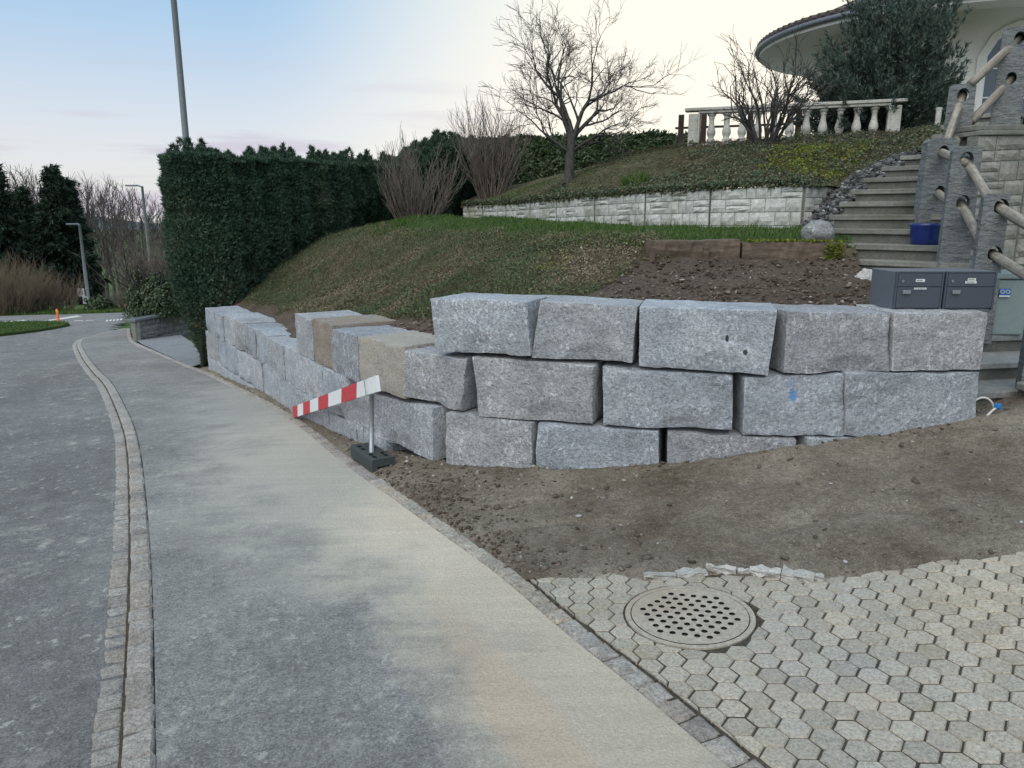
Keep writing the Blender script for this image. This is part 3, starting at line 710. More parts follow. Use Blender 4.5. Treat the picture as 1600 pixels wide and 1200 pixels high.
HR = .066; phi = -.10; cp, sp_ = math.cos(phi), math.sin(phi)
cells = {}
for i in range(-10, 90):
    for j in range(-40, 70):
        hx = 1.5*HR*i; hy = math.sqrt(3)*HR*(j+.5*(i % 2)); x = .3+hx*cp-hy*sp_; y = 2.0+hx*sp_+hy*cp
        cells[(i, j)] = (x, y)
pts = np.array(list(cells.values())); sdd = sdist(pts[:, 0], pts[:, 1], drivepoly)
# knock the soil-side edge ragged
ok = {}
for (key, (x, y)), s in zip(cells.items(), sdd):
    if s < -.036 or y < .2: continue
    if math.hypot(x-LID[0], y-LID[1]) < LR-.012: continue
    ok[key] = (x, y)
# cells come cast together in twos and threes: thin dummy joints inside, wide sanded joints between
def neigh(i, j):
    o = 0 if i % 2 == 0 else 1   # flat-top offset columns
    return [(i+1, j+o), (i, j+1), (i-1, j+o), (i-1, j-1+o), (i, j-1), (i+1, j-1+o)]
grp = {}; gid = 0; keys = list(ok); random.Random(5).shuffle(keys)
for k in keys:
    if k in grp: continue
    gid += 1; grp[k] = gid; free = [q for q in neigh(*k) if q in ok and q not in grp]
    for q in random.Random(hash(k) & 255).sample(free, min(len(free), random.Random(gid).choice([1, 1, 2]))): grp[q] = gid
def hexverts(x, y, k, ins_wide, ins_thin):
    nb = neigh(*k); lines = []
    for e in range(6):
        ang = math.radians(30+60*e)+phi; same = grp.get(nb[e]) == grp[k]
        lines.append((math.cos(ang), math.sin(ang), HR*math.sqrt(3)/2-(ins_thin if same else ins_wide)))
    P = []
    for e in range(6):
        a1, b1, c1 = lines[e-1]; a2, b2, c2 = lines[e]; det = a1*b2-a2*b1
        P.append((x+(c1*b2-c2*b1)/det, y+(a1*c2-a2*c1)/det))
    return P
def clip_edge(P):
    # keep cut pavers clear of the edging row and of the lid ring
    res = []
    for x, y in P:
        i = int(np.argmin((EB[:, 0]-x)**2+(EB[:, 1]-y)**2)); dd = (np.array([x, y])-EB[i])@NB2[i]
        if dd < .012: x += NB2[i][0]*(.012-dd); y += NB2[i][1]*(.012-dd)
        d = math.hypot(x-LID[0], y-LID[1])
        if d < LR+.012: x = LID[0]+(x-LID[0])/d*(LR+.012); y = LID[1]+(y-LID[1])/d*(LR+.012)
        res.append((x, y))
    return res
vis = []
rr = random.Random(3)
stuff = MB(); cand = []
for k, (x, y) in ok.items():
    z = float(G(x, y)); zc = y*math.cos(TH)+(CAM_H-z)*math.sin(TH)
    px = 800+FPX*x/zc; py = 600+FPX*((CAM_H-z)*math.cos(TH)-y*math.sin(TH))/zc
    cand.append((0 if (-20 < px < 1620 and py < 1225) else 1, zc, k, x, y, z))
cand.sort()
for n_, (fl, zc, k, x, y, z) in enumerate(cand):
    P0 = clip_edge(hexverts(x, y, k, .0030, .0012)); P1 = clip_edge(hexverts(x, y, k, .0085, .0062))
    dz = rr.uniform(-.0025, .0025); tx, ty = rr.uniform(-.02, .02), rr.uniform(-.02, .02)
    gz = lambda q, h: float(G(q[0], q[1]))+dz+h+(q[0]-x)*tx+(q[1]-y)*ty
    V = [(q[0], q[1], gz(q, -.05)) for q in P0]+[(q[0], q[1], gz(q, -.008)) for q in P0]+[(q[0], q[1], gz(q, 0.)) for q in P1]
    Fh = [(i, (i+1) % 6, 6+(i+1) % 6, 6+i) for i in range(6)]+[(6+i, 6+(i+1) % 6, 12+(i+1) % 6, 12+i) for i in range(6)]+[tuple(range(12, 18))]
    if fl == 0 and n_ < 300: pyd('paver', V, Fh, MT['paver'], drive)
    else: stuff.add(V, Fh)
tag(stuff.build('paver_field', MT['paver'], drive), kind='stuff')

# drain cover
lid = empty('drain_cover', tuple(LID)); tag(lid, 'round concrete drain cover pierced with small holes, set in the hexagonal pavers', 'drain cover')
n = 64; pv = []; pe = []
def ring(cx, cy, r, n):
    b0 = len(pv)
    for k in range(n): pv.append(Vector((cx+r*math.cos(2*math.pi*k/n), cy+r*math.sin(2*math.pi*k/n))))
    pe.extend([(b0+k, b0+(k+1) % n) for k in range(n)])
ring(0, 0, LR-.03, n); holes = []
ha = R(-19); st = .0555
for i in range(-4, 5):           # triangular lattice, five holes to a side
    for j in range(-4, 5):
        if abs(i+j) > 4: continue
        x = st*(i+.5*j); y = st*j*math.sqrt(3)/2; holes.append((x*math.cos(ha)-y*math.sin(ha), x*math.sin(ha)+y*math.cos(ha)))
for hx, hy in holes: ring(hx, hy, .0150, 12)
vo, eo, fo, *_ = delaunay_2d_cdt(pv, pe, [], 1, 1e-5)
Vt = []; Ft = []
for v in vo: Vt.append((v.x, v.y, .004))
for f in fo:
    cx = sum(vo[i].x for i in f)/len(f); cy = sum(vo[i].y for i in f)/len(f)
    if any(math.hypot(cx-hx, cy-hy) < .0142 for hx, hy in holes): continue
    Ft.append(tuple(f))
def tolid(P): return [(LID[0]+x, LID[1]+y, float(G(LID[0]+x, LID[1]+y))+z) for x, y, z in P]
pyd('lid_plate', tolid(Vt), Ft, MT['concrete'], lid)
hm = MB()
for hx, hy in holes:
    hm2 = [(hx+.0150*math.cos(2*math.pi*k/12), hy+.0150*math.sin(2*math.pi*k/12)) for k in range(12)]
    V = [(x, y, .004) for x, y in hm2]+[(x, y, -.05) for x, y in hm2]
    hm.add(tolid(V), [(k, 12+k, 12+(k+1) % 12, (k+1) % 12) for k in range(12)])
hm.build('hole_lining', MT['hole'], lid)  # lining blackened so the shade of the holes lies in its colour
pyd('shaft_floor', tolid([((LR-.04)*math.cos(2*math.pi*k/32), (LR-.04)*math.sin(2*math.pi*k/32), -.05) for k in range(32)]), [tuple(range(32))], MT['hole'], lid)
V = []
for r_, z_ in ((LR-.025, -.03), (LR-.025, .003), (LR, .002), (LR, -.04)):
    V += [(r_*math.cos(2*math.pi*k/64), r_*math.sin(2*math.pi*k/64), z_) for k in range(64)]
pyd('lid_ring', tolid(V), [(a*64+k, a*64+(k+1) % 64, (a+1)*64+(k+1) % 64, (a+1)*64+k) for a in range(3) for k in range(64)], MT['concrete'], lid)
# broken strip of old concrete haunching along the pavers
hp = [gp(*p) for p in [(1005, 905), (1050, 903), (1092, 893), (1130, 897), (1175, 897), (1215, 901), (1255, 905), (1290, 910)]]
hp = catmull(np.array(hp), 60)
rub = empty('concrete_rubble', tuple(hp[30])); tag(rub, 'broken white strip of old concrete between the soil and drain cover', 'rubble')
rq = random.Random(9); i = 0
while i < 57:
    k = rq.randint(4, 12); j = min(59, i+k); a_, b_ = hp[i], hp[j]; c_ = (a_+b_)/2; Lr = np.linalg.norm((b_-a_)[:2]); an = math.atan2(b_[1]-a_[1], b_[0]-a_[0])
    bm = bmesh.new(); bmesh.ops.create_cube(bm, size=1); bmesh.ops.subdivide_edges(bm, edges=bm.edges, cuts=5, use_grid_fill=True)
    wd = rq.uniform(.022, .075); ht = rq.uniform(.022, .06)
    for v in bm.verts:
        q = v.co*1.; nn = noise.noise(Vector((q.x*3+i, q.y*2, q.z*2)))*.6+noise.noise(Vector((q.x*8+i, q.y*5, q.z*5)))*.35
        v.co = Vector((q.x*(Lr-.004), q.y*wd*(1+nn)*(1-.3*abs(q.x)), q.z*ht*(1+nn*.7)))
    me = bpy.data.meshes.new('fragment'); bm.to_mesh(me); bm.free(); o = link('fragment', me, MT['mortar'], rub); o.location = (c_[0], c_[1]+.01, c_[2]+.004); o.rotation_euler = (rq.uniform(-.15, .15), rq.uniform(-.1, .1), an+rq.uniform(-.12, .12))
    i = j
# grit and clods lying on the soil
def pebble(seed=0, n=1):
    bm = bmesh.new(); bmesh.ops.create_icosphere(bm, subdivisions=n, radius=1); r = random.Random(seed)
    for v in bm.verts: v.co *= r.uniform(.72, 1.15); v.co.z *= .7
    V = [tuple(v.co) for v in bm.verts]; F = [tuple(x.index for x in f.verts) for f in bm.faces]; bm.free(); return np.array(V), np.array(F)
PV, PF = pebble(4)
def drop(name, n, x0, x1, y0, y1, maskf, zf, smin, smax, m, parent, power=3., seed=1):
    g = np.random.default_rng(seed); x = g.uniform(x0, x1, n); y = g.uniform(y0, y1, n); k = maskf(x, y, g); x = x[k]; y = y[k]; n = len(x)
    s = smin+(smax-smin)*g.random(n)**power; z = zf(x, y)+s*.15
    sc_ = np.stack([s*g.uniform(.8, 1.4, n), s*g.uniform(.7, 1.2, n), s*g.uniform(.5, 1., n)], 1)
    return tag(scatter(name, PV, PF, np.stack([x, y, z], 1), rotmats(n, up=g.normal(size=(n, 3))*.35+[0, 0, 1]), sc_, m, parent, g.random(n)), kind='stuff')
def msoil(x, y, g):
    sd = sdist(x, y, soilpoly); es = pdist(x, y, edge_soil, False); bs = pdist(x, y, SB, False); dw = pdist(x, y, WP, False)
    p = .10+1.0*np.exp(-es/.28)+.5*np.exp(-bs/.18)+.55*np.exp(-dw/.16)+.5*np.clip(vnoise(x*2, y*2, 0, 31), 0, 1)
    return (sd > .0) & (g.random(len(x)) < p)
drop('grit', 42000, -5.8, 4.6, 3.2, 13.4, msoil, soil_h, .003, .020, MT['grit'], soil_ob, 4, 11)
drop('stones', 1600, -1.5, 4.6, 3.2, 6.4, msoil, soil_h, .008, .032, MT['grit'], soil_ob, 3, 12)

def mclump(x, y, g): return (sdist(x, y, soilpoly) > .0) & (g.random(len(x)) < np.exp(-pdist(x, y, edge_soil, False)/.16)*(x > -1.3)+.4*np.exp(-((x+.45)**2+(y-5.2)**2)/.12))
drop('dark_clumps', 14000, -1.4, 1.2, 3.4, 6.4, mclump, soil_h, .004, .020, MT['clod'], soil_ob, 3, 13)
# ------------------------------------------------------------------ garden bank behind the wall
WW = [(4.2, 11.2), (3.14, 12.3), (2.32, 13.5), (1.57, 14.7), (.92, 15.9), (.40, 17.1), (-.14, 18.2), (-.73, 19.3), (-1.27, 20.0)]   # pale terrace wall in plan
def ww_top(x, y): return 2.20-.15*sstep(11, 20, y)
BANK = RBF([(-.3, 6.35, .74), (.1, 6.3, .93), (.6, 6.1, 1.02), (1.2, 5.9, 1.06), (1.9, 5.75, 1.08), (2.8, 5.8, 1.06), (3.2, 5.9, 1.05),
    (1.0, 6.7, 1.14), (2.0, 6.7, 1.17), (3.0, 6.7, 1.15), (1.3, 7.35, 1.24), (2.2, 7.3, 1.26), (3.0, 7.3, 1.26),
    (.2, 7.2, 1.12), (.6, 8.1, 1.36), (-.6, 8.0, .93), (-1.05, 7.35, .68), (-1.75, 8.3, .52), (-2.25, 9.2, .36), (-3.1, 10.8, .33), (-4.5, 12.9, .22), (-4.9, 13.4, .2),
    (1.35, 8.2, 1.53), (.62, 10, 1.57), (-.6, 12, 1.60), (-2.25, 13.7, 1.56), (-.7, 9.6, 1.12), (-1.9, 11.6, 1.0), (-1.2, 10.6, 1.14), (-2.6, 11.0, .55), (-3.15, 12.5, .72), (-3.75, 12.6, .42), (-2.7, 13.2, 1.25),
    (-2.6, 15, 1.6), (-1.9, 16, 1.63), (-2.4, 20, 1.66), (-1, 23, 1.7), (2, 9, 1.54), (3, 9, 1.54), (3.2, 8.0, 1.52), (4, 10.6, 1.55), (3, 12, 1.56), (1.2, 12.5, 1.58), (.4, 15, 1.6), (1.5, 14, 1.6), (-.6, 18, 1.63),
    (-4.6, 15.2, .9), (-3.9, 17, 1.4), (3, 16, 1.6), (3, 22, 1.7)])
def bank_z(x, y):
    z = BANK(x, y)
    return z+.07*vnoise(x*1.3, y*1.3, 0, 21)*np.where(y > 7.4, 1, .4)+.012*vnoise(x*7, y*7, 0, 22)
TIMB = [(1.36, 7.62), (3.28, 7.5)]
wb = [(x-.05, y+.30) for x, y in WP]
bankpoly = wb[1:-1]+[(3.3, 5.62), (3.2, 6.9), (3.4, 7.5), (3.6, 8.3), (4.3, 9.2), (4.6, 12), (3.6, 13.0), (2, 16.5), (0, 20.5), (-.5, 25), (-2.2, 25), (-3.7, 19), (-5.0, 15.4), (-5.6, 13.9), (-5.35, 13.25)]
def in_soilzone(x, y):     # bare fill: in front of the sleepers and along the wall
    d = pdist(x, y, WP, False)
    a = (y < 7.6+.05*vnoise(x*3, y*3)) & (x > .5+.42*(y-6.)+.2*vnoise(x*2, y*2))
    return a | (d < .75+.25*vnoise(x*1.5, y*1.5, 0, 4))
def tim_step(x, y):
    # the fill steps up behind the sleepers
    return 0
tag(grid_mesh('bank', -6.2, 5, 5.2, 25.2, .07, bank_z, lambda x, y: sdist(x, y, bankpoly) > -.03, MT['bank']), kind='structure')
bank = bpy.data.objects['bank']
soilfill = grid_mesh('bare_soil', -6.2, 4, 5.3, 14, .05, lambda x, y: bank_z(x, y)+np.where(in_soilzone(x, y), .015, -.03)+.02*vnoise(x*6, y*6, 0, 40), lambda x, y: (sdist(x, y, bankpoly) > -.02) & (pdist(x, y, WP, False) < 2.6) & (y < 7.64-.065*(x-1.36)+9*(x < 1.3)), MT['soil_dark'], bank)
def mclod(x, y, g): return (sdist(x, y, bankpoly) > .02) & in_soilzone(x, y) & (g.random(len(x)) < .8) & (y < 7.55)
drop('soil_clods', 60000, -5.6, 3.4, 5.5, 13.6, mclod, lambda x, y: bank_z(x, y)+.02, .004, .027, MT['clod'], bank, 3.2, 15)
# grassy terrace strip
def mlawn(x, y): return (sdist(x, y, bankpoly) > .0) & (bank_z(x, y) > 1.44) & (y > 7.7)
tag(grid_mesh('lawn', -3.2, 4.7, 7.6, 24, .08, lambda x, y: bank_z(x, y)+.012, mlawn, MT['lawn']), kind='structure')
lawn = bpy.data.objects['lawn']
gblade = np.array([(-.5, 0, 0), (.5, 0, 0), (.28, .12, .6), (-.28, .12, .6), (.0, .42, 1.)]); gF = np.array([(0, 1, 2), (0, 2, 3), (3, 2, 4)])
def grass(name, n, x0, x1, y0, y1, maskf, zf, h0, h1, parent, seed, wid=.006, m=None, tlo=0., thi=1.):
    g = np.random.default_rng(seed); x = g.uniform(x0, x1, n); y = g.uniform(y0, y1, n); k = maskf(x, y); x, y = x[k], y[k]; n = len(x)
    h = g.uniform(h0, h1, n)*(.75+.5*np.clip(vnoise(x*2.5, y*2.5, 0, 61), -1, 1))
    sc_ = np.stack([np.full(n, wid)*g.uniform(.7, 1.4, n), h, h], 1)
    return tag(scatter(name, gblade, gF, np.stack([x, y, zf(x, y)], 1), rotmats(n, up=g.normal(size=(n, 3))*[.25, .25, 0]+[0, 0, 1]), sc_, m or MT['grass'], parent, tlo+(thi-tlo)*g.random(n)), kind='stuff')
grass('grass_blades', 60000, -3, 4.4, 7.6, 15, lambda x, y: mlawn(x, y), bank_z, .04, .10, lawn, 31, .011)
grass('grass_blades', 16000, -3, 2.2, 13, 22, lambda x, y: mlawn(x, y), bank_z, .05, .11, lawn, 32, .018)
grass('grass_tufts', 9000, -1.5, 4.2, 10, 19, lambda x, y: mlawn(x, y) & (pdist(x, y, WW, False) < .35), bank_z, .08, .26, lawn, 33, .013)

# old timber sleepers holding the terrace edge
def sleeper(x0, y0, x1, y1, z0, z1, label, seed, mossy=False):
    r = random.Random(seed); n = 22; V = []; dx, dy = x1-x0, y1-y0; Ln = math.hypot(dx, dy); nx, ny = -dy/Ln, dx/Ln; F = []
    prof = [(0, 0), (-.012, .5), (0, .96), (.05, 1.), (.2, 1.), (.2, 0)]
    for i in range(n+1):
        t = i/n
        for o_, h in prof:
            j = .014*vnoise(np.array([t*9+seed]), o_*30+h*4, 0, seed)[0]+.006*r.uniform(-1, 1)
            V.append((x0+dx*t+nx*(o_+j), y0+dy*t+ny*(o_+j), z0+(z1-z0)*h+.02*vnoise(np.array([t*5+seed*2.]), h*3, 0, 5)[0]))
    m = len(prof); F = [(i*m+k, (i+1)*m+k, (i+1)*m+(k+1) % m, i*m+(k+1) % m) for i in range(n) for k in range(m)]+[tuple(range(m))[::-1], tuple(range(n*m, n*m+m))]
    return tag(pyd('sleeper', V, F, MT['timber']), label, 'timber', 'old sleepers along the terrace edge')
sleeper(1.34, 7.66, 2.26, 7.60, 1.335, 1.535, 'rotten dark brown sleeper with an open gap beneath it', 3)
sleeper(2.28, 7.59, 3.27, 7.50, 1.275, 1.515, 'mossy dark brown sleeper ending beside the stone steps', 4)
for px, py, h, lab in ((1021, 404, .17, 'short dark peg under the free end of the rotten sleeper'), (1105, 407, .13, 'short dark peg under the rotten sleeper close to the sleeper joint')):
    p = at(px, py, 7.5); mb = MB(); mb.box((p[0], 7.57, bank_z(p[0], 7.5)+h/2-.03), (.05, .045, h+.06), .1)
    tag(mb.build('timber_peg', MT['timber'], bevel=.006), lab, 'peg', 'pegs under the sleeper')
mb = MB(); p = at(599, 358, 13.7); mb.box((p[0], 13.7, 1.53), (.07, .09, .30), .2); mb.box((p[0]+.32, 13.62, 1.57), (.6, .05, .12), .25)
tag(mb.build('terrace_board', MT['timber'], bevel=.006), 'small weathered board and stake at the terrace edge by the hedge', 'board')
# moss on the mossy sleeper
g = np.random.default_rng(8); n = 700; u = g.random(n); side = g.random(n) < .45
x = np.where(side, 3.05+.2*g.random(n), 2.3+.95*u); y = np.where(side, 7.50, 7.6-.1*(x-2.28)+.12*g.random(n)); z = np.where(side, 1.30+.2*g.random(n), 1.525)
LV = np.array([(-.5, 0, 0), (.5, 0, 0), (.35, .9, .25), (-.35, .9, .25)]); LF = np.array([(0, 1, 2, 3)])
tag(scatter('moss', LV, LF, np.stack([x, y-.01, z], 1), rotmats(n, up=g.normal(size=(n, 3))+[0, -.3, .6]), g.uniform(.012, .03, n), MT['moss'], bpy.data.objects['sleeper.001'], g.random(n)*.8), kind='stuff')

# ------------------------------------------------------------------ pale terrace wall, panels of moulded stones
tw = empty('terrace_wall', (4.2, 11.2, 1.5)); tag(tw, 'low pale wall of moulded concrete stones below the planted mound', 'wall')
def stone_panel(p, q, z0, zt0, zt1, rows, seed, parent, m, mj, name='stone', relief=.02):
    r = random.Random(seed); p = np.array(p); q = np.array(q); Ln = np.linalg.norm(q-p); u = (q-p)/Ln; nrm = np.array([u[1], -u[0]])
    if nrm@(-(p+q)/2) < 0: nrm = -nrm
    H = lambda t: zt0+(zt1-zt0)*t
    P = [(*p, z0), (*q, z0), (*(q-nrm*.12), z0), (*(p-nrm*.12), z0), (*p, H(0)), (*q, H(1)), (*(q-nrm*.12), H(1)), (*(p-nrm*.12), H(0))]
    if np.cross(u, -nrm) < 0: P = [P[i] for i in (1, 0, 3, 2, 5, 4, 7, 6)]
    mb = MB(); mb.hexa(P); mb.build('panel_backing', mj, parent)
    top = 0
    for ri, rh in enumerate(rows):
        x = .008
        while x < Ln-.03:
            w_ = min(r.choice([.16, .24, .24, .33, .42]), Ln-.008-x)
            if Ln-.008-(x+w_) < .09: w_ = Ln-.008-x
            sub = [(top, rh)] if (w_ < .3 or r.random() < .5) else [(top, rh*.5), (top+rh*.5, rh*.5)]
            for tp, hh in sub:
                a, b = x+.006, x+w_-.006; V = []
                nx_, ny_ = 4, 3
                for jj in range(ny_+1):
                    for ii in range(nx_+1):
                        uu = a+(b-a)*ii/nx_; t = uu/Ln; zz = H(t)-tp-.006-(hh-.012)*jj/ny_
                        inner = 0 < ii < nx_ and 0 < jj < ny_
                        o_ = (.012+relief*r.random()) if inner else .004+.004*r.random()
                        c = p+u*uu+nrm*o_; V.append((c[0], c[1], zz))
                k = len(V); rimi = [0, nx_, (nx_+1)*(ny_+1)-1, (nx_+1)*ny_]
                F = []
                fl = np.cross(u, nrm) < 0
                for jj in range(ny_):
                    for ii in range(nx_):
                        f = (jj*(nx_+1)+ii, (jj+1)*(nx_+1)+ii, (jj+1)*(nx_+1)+ii+1, jj*(nx_+1)+ii+1)
                        F.append(f)
                rim = [ii for ii in range(nx_+1)]+[jj*(nx_+1)+nx_ for jj in range(1, ny_+1)]+[ny_*(nx_+1)+ii for ii in range(nx_-1, -1, -1)]+[jj*(nx_+1) for jj in range(ny_-1, 0, -1)]
                for i_ in rim:
                    v = V[i_]; V.append((v[0]-nrm[0]*.02, v[1]-nrm[1]*.02, v[2]))
                for a_ in range(len(rim)):
                    b_ = (a_+1) % len(rim); F.append((rim[a_], rim[b_], k+b_, k+a_))
                pyd(name, V, F, m, parent)
            x += w_
        top += rh
for i in range(len(WW)-1):
    a, b = np.array(WW[i]), np.array(WW[i+1])
    stone_panel(a+(b-a)*.006, b-(b-a)*.006, 1.40, ww_top(*a), ww_top(*b), [.165, .2, .2, .16], 50+i, tw, MT['whitestone'], MT['whitejoint'])
stone_panel((4.22, 11.21), (4.95, 11.72), 1.40, 2.20, 2.20, [.165, .2, .2, .16], 70, tw, MT['whitestone'], MT['whitejoint'])

# ------------------------------------------------------------------ planted mound above it
MOUND = RBF([(x+.02, y+.06, ww_top(x, y)-.01) for x, y in WW]+[(x+.25, y+.3, ww_top(x, y)+.06) for x, y in WW[:-1]]+
    [(1.32, 17, 2.54), (2.1, 17, 2.82), (2.85, 17, 3.07), (3.85, 17.2, 3.22), (5, 16.8, 3.27), (7.8, 15.9, 3.30), (4.9, 13, 2.62), (6.0, 13.6, 2.98), (6.5, 12.5, 3.0), (-.6, 20.5, 2.3), (.2, 20, 2.45), (1.2, 20, 2.75), (3.2, 21, 3.25),
     (5, 12, 2.36), (5.5, 11.3, 2.55), (5.3, 10.5, 2.56), (5.9, 10.9, 2.75), (7, 12, 3.1), (8, 13, 3.25), (9, 17, 3.3), (7, 19, 3.3), (4, 19, 3.3), (3, 14.5, 2.5), (4.2, 14.6, 2.85), (5.4, 14.9, 3.1), (.5, 26, 2.6), (5, 26, 3.3), (4.45, 11.4, 2.2), (4.7, 11.58, 2.2), (4.95, 11.75, 2.2), (5.1, 11.5, 2.25)], .005)
def mound_z(x, y): return MOUND(x, y)+.05*vnoise(x*1.3, y*1.3, 0, 71)+.02*vnoise(x*5, y*5, 0, 72)
moundpoly = [(x-.03, y-.0) for x, y in WW]+[(-1.2, 21), (-.6, 26), (6, 27), (12, 27), (12, 13.5), (8, 12.8), (6.6, 11.2), (5.72, 10.35), (5.35, 10.3), (4.95, 11.6), (4.3, 11.17)]
tag(grid_mesh('mound', -1.6, 12, 10, 27, .09, mound_z, lambda x, y: sdist(x, y, moundpoly) > -.06, MT['mound']), kind='structure')
mound = bpy.data.objects['mound']
# stone-covered slope between the terrace wall and the steps
EXT = [0, .2, .29, .32, .33, .32, .24, .14, 0, 0, 0, 0]
STE = [(3.29+.24*k-.73*EXT[k], 7.95+.256*k+.68*EXT[k]) for k in range(12)]       # left ends of the treads
steppoly = STE+[(x+.8, y-.75) for x, y in STE[::-1]]
SLOPE = RBF([(STE[k][0], STE[k][1], 1.49+.145*k-.24) for k in range(0, 10)]+[(3.29+.24*k+.35, 7.95+.256*k-.33, 1.49+.145*k-.45) for k in range(0, 10)]+[(3.25, 8.1, 1.52), (3.6, 8.5, 1.6), (4.2, 11.0, 1.6), (4.3, 10.7, 1.68), (4.8, 11.6, 2.12), (5.0, 11.4, 2.3), (3.75, 9.6, 1.62), (4.2, 10.2, 1.85), (4.6, 10.6, 2.1), (3.6, 9.6, 1.58), (3.9, 10.4, 1.58), (5.0, 12.2, 2.05), (5.8, 11.8, 2.4), (6, 11, 2.6)])
slopepoly = [(3.2, 7.95), (3.6, 7.85), (4.2, 8.4), (4.8, 9.0), (5.4, 9.65), (5.8, 10.1), (6.0, 10.9), (5.8, 12.0), (5.2, 12.4), (4.95, 11.75), (4.22, 11.2), (3.9, 10.6), (3.3, 9.0)]
tag(grid_mesh('stony_slope', 3.1, 5.7, 7.9, 12, .06, lambda x, y: SLOPE(x, y), lambda x, y: sdist(x, y, slopepoly) > -.02, MT['rock']), kind='structure')
slope = bpy.data.objects['stony_slope']
def mrock(x, y, g): return (sdist(x, y, slopepoly) > .0) & (sdist(x, y, steppoly) < -.07)
drop('slope_rocks', 8500, 3.1, 5.9, 7.8, 12, mrock, lambda x, y: SLOPE(x, y)+.02+.05*vnoise(x*6, y*6, 0, 3), .012, .055, MT['rocks'], slope, 2, 21)
bm = bmesh.new(); bmesh.ops.create_icosphere(bm, subdivisions=4, radius=1)
for v in bm.verts:
    c = v.co; k = 1+.12*noise.noise(c*1.4)+.03*noise.noise(c*5); v.co = Vector((c.x*.165*k, c.y*.14*k, c.z*.125*k))
me = bpy.data.meshes.new('boulder'); bm.to_mesh(me); bm.free()
for p_ in me.polygons: p_.use_smooth = True
p = at(1278, 372, 7.85); tag(link('boulder', me, MT['boulder'], loc=(p[0], 7.85, 1.60)), 'rounded speckled boulder on the sleeper end beside the steps', 'boulder')

# ------------------------------------------------------------------ garden steps
stairs = empty('garden_steps', (3.3, 7.9, 1.3)); tag(stairs, 'curving flight of weathered concrete steps climbing to the terrace', 'steps')
def step(fl, fr, z, depth, riser, mt, ms, lip=.035, th=.055, seed=0):
    fl = np.array(fl, float); fr = np.array(fr, float); e = (fr-fl)/np.linalg.norm(fr-fl); b = np.array([-e[1], e[0]])
    r = random.Random(seed); j = lambda: r.uniform(-.006, .006)
    P = []
    for zz in (z-th, z):
        for q in (fl-b*lip, fr-b*lip, fr+b*depth, fl+b*depth): P.append((q[0]+j(), q[1]+j(), zz+j()*.5))
    mb = MB(); mb.hexa(P); mb.build('tread', mt, stairs, bevel=.008)
    P = []
    for zz in (z-th-riser, z-th-.002):
        for q in (fl+e*.05, fr-e*.02, fr+b*depth-e*.02, fl+b*depth+e*.05): P.append((q[0], q[1], zz))
    mb = MB(); mb.hexa(P); mb.build('riser', ms, stairs, bevel=.006)
p_dir = np.array([.73, -.68])
for k in range(0, 12):
    L0 = np.array(STE[k]); step(L0, L0+p_dir*(EXT[k]+(1.2 if k < 3 else (1.0 if k < 5 else .8))), 1.49+.145*k, .42, .14, MT['tread'], MT['step'], seed=k)
low = [((3.42, 5.50), (5.2, 5.85), .475), ((3.32, 5.86), (5.2, 6.18), .62), ((3.25, 6.27), (5.2, 6.62), .765), ((3.2, 6.48), (4.22, 6.58), .91), ((3.15, 6.8), (4.2, 6.62), 1.055), ((3.26, 7.2), (4.2, 6.68), 1.20), ((3.26, 7.62), (4.12, 6.82), 1.345)]
for i, (a, b, z) in enumerate(low):
    step(a, b, z, .6, .2, MT['tread_clean'] if i < 3 else MT['tread'], MT['step'], seed=40+i, th=.05)
# pale mortar lump under the third step by the soil
bm = bmesh.new(); bmesh.ops.create_icosphere(bm, subdivisions=4, radius=1)
for v in bm.verts:
    c = v.co; k = 1+.3*noise.noise(c*1.7)+.12*noise.noise(c*5); v.co = Vector((c.x*.1*k, c.y*.12*k, c.z*.16*k))
me = bpy.data.meshes.new('mortar_lump'); bm.to_mesh(me); bm.free()
link('mortar_lump', me, MT['mortar'], stairs, (3.22, 6.95, 1.13))
for (x, y, a, b, rz, lab) in ((4.15, 5.30, .75, .5, .2, 'cracked grey flagstone in front of the lowest step beside the cable'), (4.5, 4.82, .6, .4, .3, 'small grey flagstone half sunk in the soil before the steps')):
    o = MB(); o.box((x, y, float(G(x, y))+.045), (a, b, .06), rz); tag(o.build('flagstone', MT['tread_clean'], bevel=.012), lab, 'flagstone')

